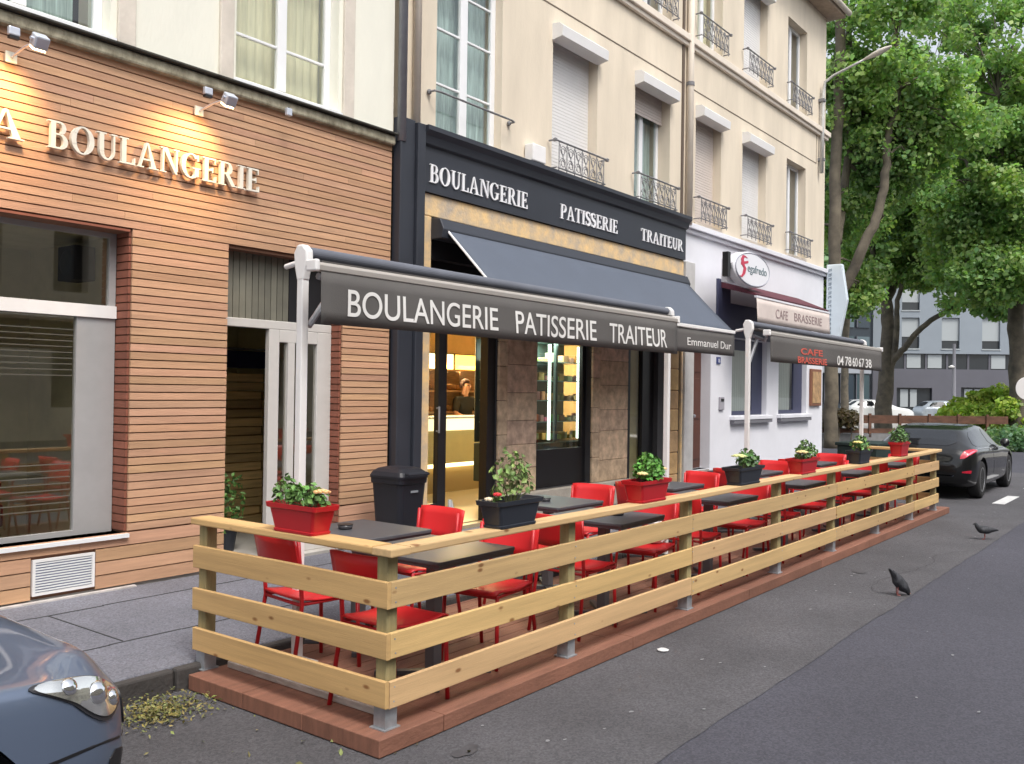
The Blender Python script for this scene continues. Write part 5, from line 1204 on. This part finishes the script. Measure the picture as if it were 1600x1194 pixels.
def rear_details(t,B,plate=True):
    for sg in (1,-1):
        V=lambda v: v if sg==1 else 16-v
        l_=B.patch(smoothpoly([(.015,V(5.35)),(.06,V(4.55)),(.30,V(4.62)),(.42,V(4.95)),(.26,V(5.12)),(.06,V(5.6))],2),.014,'tail_light',Mtl,t)
        B.patch(smoothpoly([(.05,V(5.0)),(.08,V(4.72)),(.26,V(4.78)),(.24,V(4.98))],2),.022,'tail_light_core',Mtlp,l_)
        B.patch([(.02,V(2.7)),(.10,V(2.7)),(.10,V(2.95)),(.02,V(2.95))],.012,'reflector',Mtl,t)
        V2=B.pt(2.55,5.3 if sg==1 else 10.7); mb=MB(); mb.lathe([(0,-.05),(.07,-.045),(.085,0),(.07,.04),(0,.05)],(V2.x+.02,V2.y+sg*.14,V2.z+.03),12,axis='x'); mb.build('wing_mirror',Mblackcar,t,smooth=True)
        B.patch([(1.25,V(4.55)),(1.45,V(4.55)),(1.45,V(4.65)),(1.25,V(4.65))],.018,'door_handle',Mrim,t)
        B.patch([(1.655,V(2.6)),(1.665,V(2.6)),(1.675,V(5.0)),(1.665,V(5.0))],.002,'door_gap',Mblk,t)
    if plate:
        MB().box(-.03,.02,-.26,.26,.50,.61).build('number_plate',mat('plate_white',(.7,.7,.66),.4),t,bevel=.004)
    MB().box(.0,.06,-.55,.55,.40,.425).build('bumper_trim',mat('blue_chrome',(.25,.32,.42),.2,.9),t,bevel=.004)
# black hatchback beyond the terrace
LOWH=[(a,b,c*.9,d*.87,e,f*.86) for a,b,c,d,e,f in HATCH]
t,B=car('parked_car',(16.75,3.98,0),0,Mblackcar,LOWH,'black hatchback with pink red tail lights parked beyond the far end of the deck')
rear_details(t,B)
# grey car at the bottom left : front end faces +x
NOSE=[(0.0,.60,.42,.66,.50,.74),(.05,.74,.34,.82,.56,.92),(.2,.84,.26,.94,.58,1.10),(.6,.88,.20,.97,.55,1.40),(1.2,.89,.19,.96,.58,1.48),(2.0,.89,.18,.95,.58,1.46),(2.5,.89,.18,.93,.60,1.28),(2.9,.89,.18,.86,.68,.93),(3.3,.89,.19,.82,.70,.845),(3.55,.885,.19,.79,.70,.82),(3.80,.86,.19,.765,.68,.80),(3.98,.81,.20,.73,.64,.82),(4.10,.73,.23,.66,.56,.73),(4.17,.62,.28,.58,.46,.63),(4.20,.46,.34,.52,.34,.55)]
Mgreycar=mat('slate_blue_car_paint',(.11,.145,.215),.32,.3,clear=1.0)
CX,CY=-2.34,3.82
t,B=car('parked_car',(CX,CY,0),0,Mgreycar,NOSE,'slate blue grey car with a chrome headlight, cut by the bottom left corner',wx=(.72,3.36),r=.33)
Mhl=bpy.data.materials.new('headlight_lens'); Mhl.use_nodes=True; b_=Mhl.node_tree.nodes['Principled BSDF']; b_.inputs['Base Color'].default_value=(.9,.9,.86,1); b_.inputs['Transmission Weight'].default_value=0; b_.inputs['Roughness'].default_value=.08; b_.inputs['Metallic'].default_value=.9
nz=Mhl.node_tree.nodes.new('ShaderNodeTexVoronoi'); nz.inputs['Scale'].default_value=9; rp=Mhl.node_tree.nodes.new('ShaderNodeValToRGB'); rp.color_ramp.elements[0].color=(.4,.4,.4,1); rp.color_ramp.elements[1].color=(.95,.95,.9,1); rp.color_ramp.elements[0].position=.15; rp.color_ramp.elements[1].position=.6
tc=Mhl.node_tree.nodes.new('ShaderNodeTexCoord'); Mhl.node_tree.links.new(tc.outputs['Object'],nz.inputs[0]); Mhl.node_tree.links.new(nz.outputs['Distance'],rp.inputs[0]); Mhl.node_tree.links.new(rp.outputs[0],b_.inputs['Base Color'])
Mseal=mat('headlight_seal',(.03,.03,.035),.4)
for sg in (1,-1):
    V=lambda v: v if sg==1 else 16-v
    out=smoothpoly([(3.70,V(4.98)),(3.82,V(5.15)),(3.98,V(5.12)),(4.08,V(4.9)),(4.10,V(4.2)),(4.03,V(3.6)),(3.94,V(3.7)),(3.80,V(4.35))],2)
    sl=B.patch(out,.006,'headlight',Mseal,t)
    cx=sum(p[0] for p in out)/len(out); cv=sum(p[1] for p in out)/len(out)
    B.patch([(cx+(p[0]-cx)*.93,cv+(p[1]-cv)*.9) for p in out],.012,'headlight_lens',Mhl,sl)
    for (hx,hv,hr) in ((3.97,4.35,.040),(4.045,4.3,.028),(3.86,4.75,.03)):
        c=B.off(hx,V(hv),.012); nn=B.nrm(hx,V(hv)); e1=nn.cross(Vector((0,0,1))).normalized(); e2=nn.cross(e1)
        mb=MB(); rows=[]
        for q in range(5):
            a=q/4*math.pi/2; rows.append([c+nn*hr*.5*math.sin(a)+(e1*math.cos(2*math.pi*k/16)+e2*math.sin(2*math.pi*k/16))*hr*max(.01,math.cos(a)) for k in range(16)])
        mb.grid(rows,closed=True).build('reflector_bowl',mat('bright_chrome',(.85,.86,.88),.06,1),sl,smooth=True)
    B.patch([(3.52,V(4.9)),(3.53,V(4.9)),(3.60,V(3.2)),(3.59,V(3.2))],.0015,'panel_gap',Mblk,t)
    B.patch([(3.60,V(5.12)),(3.60,V(5.17)),(3.15,V(5.32)),(3.15,V(5.27))],.0015,'bonnet_gap',Mblk,t)
B.patch(smoothpoly([(4.12,4.0),(4.12,12.0),(4.16,12.6),(4.16,3.4)],1),.006,'grille',Mblk,t)
for sg in (1,-1):
    V=lambda v: v if sg==1 else 16-v
    B.patch(smoothpoly([(4.02,V(2.4)),(4.10,V(2.4)),(4.14,V(3.0)),(4.04,V(3.1))],1),.004,'fog_lamp_recess',Mblk,t)
    B.patch([(3.74,V(3.15)),(3.74,V(3.20)),(4.16,V(3.35)),(4.16,V(3.30))],.0015,'bumper_seam',Mblk,t)
# distant cars
Mwcar=mat('white_car_paint',(.72,.73,.72),.25,clear=.6); Mscar=mat('silver_car_paint',(.42,.47,.52),.28,.4,clear=.6)
p=at(1322,700,62); t,B=car('parked_car',(p.x,p.y,0),math.radians(-58),Mwcar,HATCH,'white car parked across the far street behind the white post',detail=False); 
p=at(1432,700,62); t,B=car('parked_car',(p.x,p.y,0),math.radians(-50),Mscar,HATCH,'pale silver blue car parked in front of the far grey building',detail=False)
p=at(1352,700,66); t,B=car('parked_car',(p.x+1,p.y+2,0),math.radians(-58),Mwcar,HATCH,'white car half hidden behind the forked plane tree trunk',detail=False)
# ================================================================== TREES
Mbark=mat('plane_bark',(.16,.135,.10),.9,noise=.45,scale=3,bump=.6,bscale=12,col2=(.06,.055,.045))
Mbarkp=mat('pale_plane_bark',(.19,.16,.115),.9,noise=.45,scale=2,bump=.5,bscale=12,col2=(.07,.06,.045))
def leafmat(name,c1,c2,tr=.35):
    M=bpy.data.materials.new(name); M.use_nodes=True; n=M.node_tree.nodes; L=M.node_tree.links; n.clear()
    o=n.new('ShaderNodeOutputMaterial'); a=n.new('ShaderNodeAttribute'); a.attribute_name='tone'; nz=n.new('ShaderNodeTexNoise'); nz.inputs['Scale'].default_value=.45; tc=n.new('ShaderNodeTexCoord'); L.new(tc.outputs['Object'],nz.inputs[0])
    rp=n.new('ShaderNodeValToRGB'); rp.color_ramp.elements[0].position=.35; rp.color_ramp.elements[1].position=.65; rp.color_ramp.elements[0].color=(*c2,1); rp.color_ramp.elements[1].color=(*c1,1); L.new(nz.outputs['Fac'],rp.inputs[0])
    mx=n.new('ShaderNodeMix'); mx.data_type='RGBA'; mx.blend_type='MULTIPLY'; mx.inputs[0].default_value=1; L.new(rp.outputs[0],mx.inputs[6]); L.new(a.outputs['Color'],mx.inputs[7])
    d=n.new('ShaderNodeBsdfPrincipled'); d.inputs['Roughness'].default_value=.5; L.new(mx.outputs[2],d.inputs['Base Color'])
    t=n.new('ShaderNodeBsdfTranslucent'); g=n.new('ShaderNodeVectorMath'); g.operation='MULTIPLY'; g.inputs[1].default_value=(1.35,1.5,.8); L.new(mx.outputs[2],g.inputs[0]); L.new(g.outputs[0],t.inputs[0])
    m_=n.new('ShaderNodeMixShader'); m_.inputs[0].default_value=tr; L.new(d.outputs[0],m_.inputs[1]); L.new(t.outputs[0],m_.inputs[2]); L.new(m_.outputs[0],o.inputs[0])
    return M
Ml1=leafmat('plane_leaf',(.26,.40,.14),(.16,.29,.12),tr=.45); Ml2=leafmat('dark_plane_leaf',(.20,.34,.18),(.12,.24,.14),tr=.45); Ml3=leafmat('bright_hedge_leaf',(.42,.56,.10),(.26,.40,.07)); Ml4=leafmat('bluish_leaf',(.20,.32,.17),(.12,.23,.14),tr=.45)
def leaves_np(C,rad,n,size,seed,flat=.75,vary=1):
    """C (k,3) clump centres, rad (k,), n leaves each -> mesh arrays"""
    g=np.random.default_rng(seed); k=len(C)
    idx=np.repeat(np.arange(k),n); d=g.normal(size=(len(idx),3)); d/=np.linalg.norm(d,axis=1)[:,None]
    r=g.random(len(idx))**.45; p=C[idx]+d*(r*rad[idx])[:,None]*np.array([1,1,flat])
    nm=d*.5+g.normal(size=d.shape)*.55+np.array([0,0,.35]); nm/=np.linalg.norm(nm,axis=1)[:,None]
    a=g.normal(size=d.shape); a-=nm*(a*nm).sum(1)[:,None]; a/=np.linalg.norm(a,axis=1)[:,None]; b=np.cross(nm,a)
    s=(size*g.uniform(.45,1.25,len(idx)))[:,None]
    q=np.stack([p-a*s*.55, p+b*s*.5+nm*s*.12-a*s*.12, p+a*s*.25+b*s*.28, p+a*s*.6-nm*s*.1, p+a*s*.25-b*s*.28, p-b*s*.5+nm*s*.12-a*s*.12],1)
    tone=(g.uniform(.7,1.3,len(idx))*np.repeat(g.uniform(.78,1.22,k),n))
    col=np.stack([tone*g.uniform(.85,1.25,len(idx)),tone,tone*g.uniform(.7,1.1,len(idx)),np.ones(len(idx))],1)
    return q,col
def leaf_object(name,q,col,m,par,kind=None):
    n=len(q); me=bpy.data.meshes.new(name); me.vertices.add(n*6); me.vertices.foreach_set('co',q.reshape(-1))
    me.loops.add(n*6); me.loops.foreach_set('vertex_index',np.arange(n*6)); me.polygons.add(n); me.polygons.foreach_set('loop_start',np.arange(n)*6); me.polygons.foreach_set('loop_total',np.full(n,6))
    me.update(); me.validate(); ca=me.color_attributes.new('tone','FLOAT_COLOR','CORNER'); ca.data.foreach_set('color',np.repeat(col,6,axis=0).reshape(-1)); me.materials.append(m)
    o=bpy.data.objects.new(name,me); COL.objects.link(o)
    if par is not None: o.parent=par
    if kind: o['kind']=kind
    return o
def tree(base,limbs,crowns,label,lm,bark=Mbark,seed=0,leaf=.24,per=150,group='plane trees along the street',trunk_r=.3,density=1.0):
    """limbs: list of (points, r0, r1); crowns: (centre, (rx,ry,rz), nclumps)"""
    b=Vector(base); t=empty('plane_tree',b,label,'tree',group); g=np.random.default_rng(seed); rr=random.Random(seed)
    mb=MB(); ends=[]
    for (pts,r0,r1) in limbs:
        P3=[Vector(p) for p in pts]; fine=[]
        A=[np.array(p) for p in P3]
        for i in range((len(A)-1)*5+1): 
            q=cr(A,i/5); fine.append(Vector(q)-b+Vector((rr.gauss(0,.02),rr.gauss(0,.02),0)))
        k=len(fine); mb.tube(fine,[r0+(r1-r0)*i/(k-1) for i in range(k)],10)
        ends+=[(f+b,r0+(r1-r0)*(i/(k-1))) for i,f in enumerate(fine) if i>k*.4]
    mb.v=[tuple(v) for v in mb.v]
    mb.build('trunk',bark,t,smooth=True)
    C=[];Rr=[]; tw=MB()
    for (c,rd,n) in crowns:
        n=int(n*density)
        for i in range(n):
            d=g.normal(size=3); d/=np.linalg.norm(d); r=g.random()**.5; p=np.array(c)+d*np.array(rd)*r
            C.append(p-np.array(b)); Rr.append(g.uniform(.45,1.0))
            if i%2==0:
                e=min(ends,key=lambda e:(e[0]-Vector(p)).length); q=Vector(p)-b; e0=e[0]-b; mid=(q+e0)/2+Vector((rr.gauss(0,.25),rr.gauss(0,.25),rr.gauss(.2,.2)))
                tw.tube([e0,e0.lerp(mid,.5)+Vector((0,0,.05)),mid,q],[min(.06,e[1]*.7),.04,.028,.010],5,caps=False)
    tw.build('branches',bark,t,smooth=True,fixn=False)
    q,col=leaves_np(np.array(C),np.array(Rr),per,leaf,seed)
    leaf_object('crown',q,col,lm,t)
    return t
def A(px,py,d): return tuple(at(px,py,d))
def G(px,d): p=at(px,640,d); return (p.x,p.y,-.05)
# tree with the forked trunk in front of the grey building
d=42
tree(G(1381,d),[([G(1381,d),A(1380,640,d),A(1384,600,d),A(1386,560,d),A(1387,500,d),A(1384,470,d)],.42,.26),
 ([A(1384,475,d),A(1372,450,d),A(1366,400,d),A(1350,330,d)],.20,.09),([A(1384,475,d),A(1396,448,d+.5),A(1404,400,d+.5),A(1418,330,d+.5)],.2,.08),
 ([A(1386,590,d),A(1397,560,d-.3),A(1401,510,d-.5),A(1403,470,d-.5),A(1416,420,d-.5),A(1430,380,d)],.17,.07),
 ([A(1397,560,d-.3),A(1412,545,d-1),A(1440,512,d-1.5),A(1480,486,d-2),A(1520,470,d-2.5),A(1552,455,d-3),A(1590,420,d-3)],.16,.05)],
 [(A(1370,340,d),(2.8,3.5,2.4),50),(A(1440,320,d),(3.6,3.5,2.6),70),(A(1410,215,d),(4.2,4.2,2.4),62),(A(1520,390,d-2),(3.0,3,1.6),48),(A(1370,420,d+1),(1.6,2,.9),18),(A(1430,430,d),(1.8,2,.5),14),(A(1540,470,d-3),(1.3,1.5,.5),12),(A(1450,30,d+2),(4.8,4,2.2),26),(A(1510,160,d+2),(2.2,2.4,1.3),20)],
 'plane tree with a forked dark trunk in front of the far grey building',Ml1,seed=11,leaf=.21,per=210)
# nearer tree just behind the corner of the beige building
d=30
tree(G(1299,d),[([G(1299,d),A(1299,600,d),A(1301,500,d),A(1304,380,d),A(1306,260,d),A(1311,120,d),A(1316,-30,d)],.24,.16),
 ([A(1303,470,d),A(1325,440,d-.3),A(1350,385,d-.5),A(1372,330,d-.5),A(1384,270,d-.5),A(1388,215,d-.5),A(1402,160,d-.5),A(1400,60,d-.5)],.20,.09),
 ([A(1306,380,d),A(1318,300,d+1),A(1328,180,d+1),A(1326,40,d+1)],.16,.10)],
 [(A(1345,170,d+1),(1.9,2.3,2.4),42),(A(1395,130,d),(2.1,2.2,1.7),40),(A(1350,10,d),(2.0,2.5,1.5),18),(A(1330,450,d+2),(1.0,1.4,.8),22),(A(1400,250,d+1),(1.6,2,1.1),28),(A(1345,320,d+1.5),(1.2,1.5,1.2),16),(A(1450,190,d),(1.5,2,1.1),24)],
 'plane tree rising right behind the corner of the beige building',Ml1,bark=Mbarkp,seed=12,leaf=.155,per=230)
# tree at the right edge
d=34
tree(G(1592,d),[([G(1592,d),A(1592,640,d),A(1590,560,d),A(1588,480,d),A(1592,380,d),A(1600,260,d)],.36,.22),([A(1590,500,d),A(1565,420,d),A(1530,340,d),A(1510,250,d)],.15,.06),([A(1592,380,d),A(1570,280,d),A(1560,150,d)],.16,.06)],
 [(A(1580,400,d),(2.2,3,1.5),58),(A(1540,310,d),(2.3,3,1.6),50),(A(1600,230,d),(2.6,3.0,1.8),48),(A(1520,345,d),(1.8,2.2,1.1),30),(A(1560,430,d-1),(1.8,2,1.0),38),(A(1575,110,d),(2.2,2.6,1.9),34),(A(1530,40,d+1),(1.6,2,1.1),14),(A(1680,250,d),(3.2,3.2,5),60),(A(1525,395,d),(1.2,1.6,.8),20)],
 'plane tree at the right edge of the photo beside the bright shrubs',Ml1,seed=13,leaf=.165,per=220)
# background trees
for i,(px,dd,cc,nn,lm,lab) in enumerate(((1320,58,(270,420),80,Ml2,'dark leafed tree far behind the building corner'),(1384,60,(300,380),60,Ml4,'bluish dark tree behind the forked plane tree'),(1588,60,(280,350),110,Ml2,'dark tree far behind the tree at the right edge'))):
    tree(G(px,dd),[([G(px,dd),A(px,560,dd),A(px+6,420,dd),A(px,250,dd)],.28,.12)],[(A(px,cc[0],dd),(5,4,4.2),int(nn*.6)),(A(px-20,cc[1],dd),(5,4,2.6),nn//2)],lab,lm,seed=40+i,leaf=.32,per=110,group='background trees')
# ================================================================== HEDGES, PARAPET, FAR OBJECTS
def shrub(name,label,blobs,lm,seed,leaf,per,cat='shrub'):
    b=Vector((blobs[0][0][0],blobs[0][0][1],0)); t=empty(name,b,label,cat); g=np.random.default_rng(seed); C=[];Rr=[];st=MB()
    for (c,rd,n) in blobs:
        for i in range(n):
            d_=g.normal(size=3); d_/=np.linalg.norm(d_); p=np.array(c)+d_*np.array(rd)*g.random()**.4; p[2]=max(.15,p[2]); C.append(p-np.array(b)); Rr.append(g.uniform(.25,.5))
            if i%4==0: st.tube([(p[0]-b.x,p[1]-b.y,0),(p[0]-b.x+.1,p[1]-b.y,p[2]*.5),tuple(p-np.array(b))],.02,4,caps=False)
    q,col=leaves_np(np.array(C),np.array(Rr),per,leaf,seed); leaf_object('foliage',q,col,lm,t); st.build('stems',Mbark,t,fixn=False)
    return t
shrub('bright_shrub','mound of bright yellow green shrubs beyond the black car',[((*at(1560,650,35).xy,1.1),(1.6,1.6,.9),60),((*at(1600,650,35).xy,1.3),(1.8,1.8,.9),60),((*at(1515,650,35).xy,.8),(1.2,1.2,.6),36),((*at(1650,650,35).xy,1.1),(2,2,1.),60)],Ml3,21,.16,150)
shrub('low_hedge','low dark green hedge in front of the bright shrubs',[((*at(1590,660,30).xy,.35),(.9,.9,.35),34),((*at(1640,660,30).xy,.35),(1.2,1.2,.35),34)],Ml4,22,.12,130,'hedge')
# low wall with a brown timber rail across the side street
pa,pb=at(1262,650,31),at(1577,650,32.5); pa.z=0; pb.z=0; dv=(pb-pa); Ld=dv.length; ang=math.atan2(dv.y,dv.x)
t=empty('garden_rail',pa,'long rust brown timber rail over a low grey wall across the side street','railing',rz=ang)
MB().box(0,Ld,0,.25,0,.42).build('low_wall',mat('far_grey_wall',(.22,.22,.22),.9,noise=.2),t)
Mrust=mat('rust_brown_wood',(.13,.062,.038),.85,noise=.45,scale=2.5,stretch=(1,1,3))
MB().box(0,Ld,.05,.12,.78,1.06).build('upper_board',Mrust,t); MB().box(0,Ld,.05,.12,.44,.60).build('lower_board',Mrust,t)
x=0;k=0
while x<Ld: MB().box(x,x+.1,.0,.049,.3,1.12).build('post',Mrust,t); x+=1.15
# climbing leaves on the rail
shrub('rail_creeper','brown green creeper hanging on the timber rail behind the cafe corner',[((*(pa+dv*.05).xy,.95),(.5,.5,.2),16),((*(pa+dv*.18).xy,.95),(.6,.4,.2),16)],leafmat('brown_leaf',(.10,.08,.04),(.05,.035,.02)),23,.10,90,'creeper')
# grey building
d=86; p0=at(1363,640,d); p1=at(1720,640,d-2); p0.z=0;p1.z=0; dv=p1-p0; L_=dv.length; ang=math.atan2(dv.y,dv.x)
t=empty('grey_apartment_block',p0,'grey block beyond the trees, dark ground floor and a long window band','building',rz=ang)
Mg1=mat('pale_grey_panel',(.25,.285,.32),.85,noise=.06,scale=.6); Mg2=mat('dark_grey_render',(.115,.115,.135),.85,noise=.08,scale=.6)
zf=at(1450,577,d).z; zb2=at(1450,553,d).z; sc=d/1425
wins=[];rows_z=[(at(1450,545,d).z,at(1450,497,d).z)]
while rows_z[-1][1]<24: a_,b_=rows_z[-1]; rows_z.append((a_+3.6,b_+3.6))
wx=[2.6+3.62*k for k in range(int(L_/3.62))]
for (a_,b_) in rows_z:
    for x in wx: wins.append((x,x+1.6,a_,b_))
mb=MB(); wall_holes(mb,0,L_,zb2,24,-.0,.4,wins); mb.box(0,L_,10,10.2,0,24); mb.box(0,.2,.4,10,zb2,24); mb.box(L_-.2,L_,.4,10,zb2,24); mb.box(0,L_,.4,10,24.01,24.2); mb.build('upper_wall',Mg1,t)
Msh2=mat('far_shutter',(.36,.39,.40),.7); Mw2=mat('far_window_dark',(.03,.035,.04),.15)
Mw2s=mat('far_wall_reveal',(.1,.11,.12),.8)
for k,(x0,x1,a_,b_) in enumerate(wins):
    if a_>16: continue
    hb=(a_+.9*((k*7)%3)/2) 
    w=MB().box(x0,x1,.25,.3,a_,b_).build('window',Mw2,t)
    MB().box(x0,x1,.2,.249,a_+(.75 if k%3 else 1.1),b_).build('shutter',Msh2,w)
    MB().box(x0-.05,x1+.05,-.06,.2,a_-.12,a_-.01).build('sill',Msh2,w)
MB().box(0,L_,.25,.4,zf,zb2-.01).build('window_band',Mw2,t)
bx=1.0; kk=0
while bx<L_-1:
    MB().box(bx,bx+.18,.18,.249,zf,zb2-.02).build('mullion',Mg2,t); 
    if kk in (1,2,5): MB().box(bx+.25,bx+1.5,.2,.249,zf+.1,zb2-.1).build('pale_blind_or_infill',Msh2,t)
    bx+=1.9; kk+=1
doors=[(2.2,5.4,.2,2.5),(8.0,11.6,.2,2.6),(14.4,18,.2,2.5)]
mb=MB(); wall_holes(mb,0,L_,0,zf,0,.4,doors); mb.build('ground_floor_wall',Mg2,t)
for (x0,x1,a_,b_) in doors: w=MB().box(x0,x1,.3,.35,a_,b_).build('ground_floor_glazing',Mw2,t); MB().box(x0+.4,x0+1.1,.25,.299,a_+.5,b_-.15).build('pale_pane',Msh2,w); MB().box(x0+1.3,x0+1.9,.25,.299,a_+.5,b_-.15).build('pale_pane',Msh2,w)  # pale grey panels set in front of the dark glazing
# dark glazed block to the left
d=80; p0=at(1262,640,d); p1=at(1362,640,d+2); p0.z=0;p1.z=0; dv=p1-p0; L_=dv.length; ang=math.atan2(dv.y,dv.x)
t=empty('glazed_office_block',p0,'dark teal glazed block left of the grey building, seen past the cafe sign','building',rz=ang)
MB().box(0,L_,.3,9,0,22).build('core_wall',mat('dark_teal_wall',(.025,.035,.045),.4,noise=.3,scale=.5),t)
for k in range(6):
    for q in range(4):
        z=1+k*3.4; x=.15+q*L_/4; w=MB().box(x,x+L_/4-.3,.2,.299,z,z+2.6).build('window',mat('teal_glass%d'%((k+q)%3),((.05,.08,.09),(.10,.14,.16),(.03,.045,.06))[(k+q)%3],.12),t); MB().box(x-.04,x+.04,.15,.199,z,z+2.6).build('mullion',Mg2,w)
MB().box(0,L_,.1,.299,3.68,4.3).build('string_band',mat('pale_band',(.3,.32,.35),.7),t)
# far lamp
p=at(1490,640,60); t=empty('street_lamp',(p.x,p.y,0),'slim grey street lamp standing in front of the far grey building','street lamp')
MB().tube([(0,0,0),(0,0,5.2)],[.16,.09],8).build('pole',mat('lamp_pole_grey',(.22,.22,.25),.6),t); MB().lathe([(0,-.08),(.16,-.06),(.2,0),(0,.12)],(-.2,.1,3.7),10).build('lamp_head',Mwhite,t); MB().tube([(0,0,3.7),(-.2,.1,3.72)],.03).build('arm',mat('lamp_pole_grey',(.22,.22,.25),.6),t)
# round road sign at the right edge
p=at(1603,607,26); t=empty('road_sign',(p.x,p.y,0),'round pale road sign cut by the right edge of the photo','road sign',rz=math.radians(-50))
MB().tube([(0,0,0),(0,0,p.z+.4)],.03).build('pole',Mgalv,t); MB().lathe([(0,-.012),(.32,-.012),(.325,0),(.32,.0),(0,.0)],(0,-.035,p.z),28,axis='y').build('disc',mat('sign_pale',(.7,.68,.66),.5),t)
# ================================================================== OPPOSITE SIDE OF THE STREET (seen in reflections)
t=empty('facing_apartment_building',(0,-14,0),'plain beige apartment building on the opposite side of the street','building')
hw=[(x,x+1.1,z,z+1.9) for x in np.arange(-28,50,2.6) for z in (1.0,4.6,7.8,10.8)]
mb=MB(); wall_holes(mb,-30,52,0,13,0,-.4,hw); mb.build('wall',mat('facing_wall',(.55,.50,.40),.9,noise=.1),t,fixn=False)
MB().box(-30,52,-.8,-.5,0,13).build('window_glazing',Mw2,t)
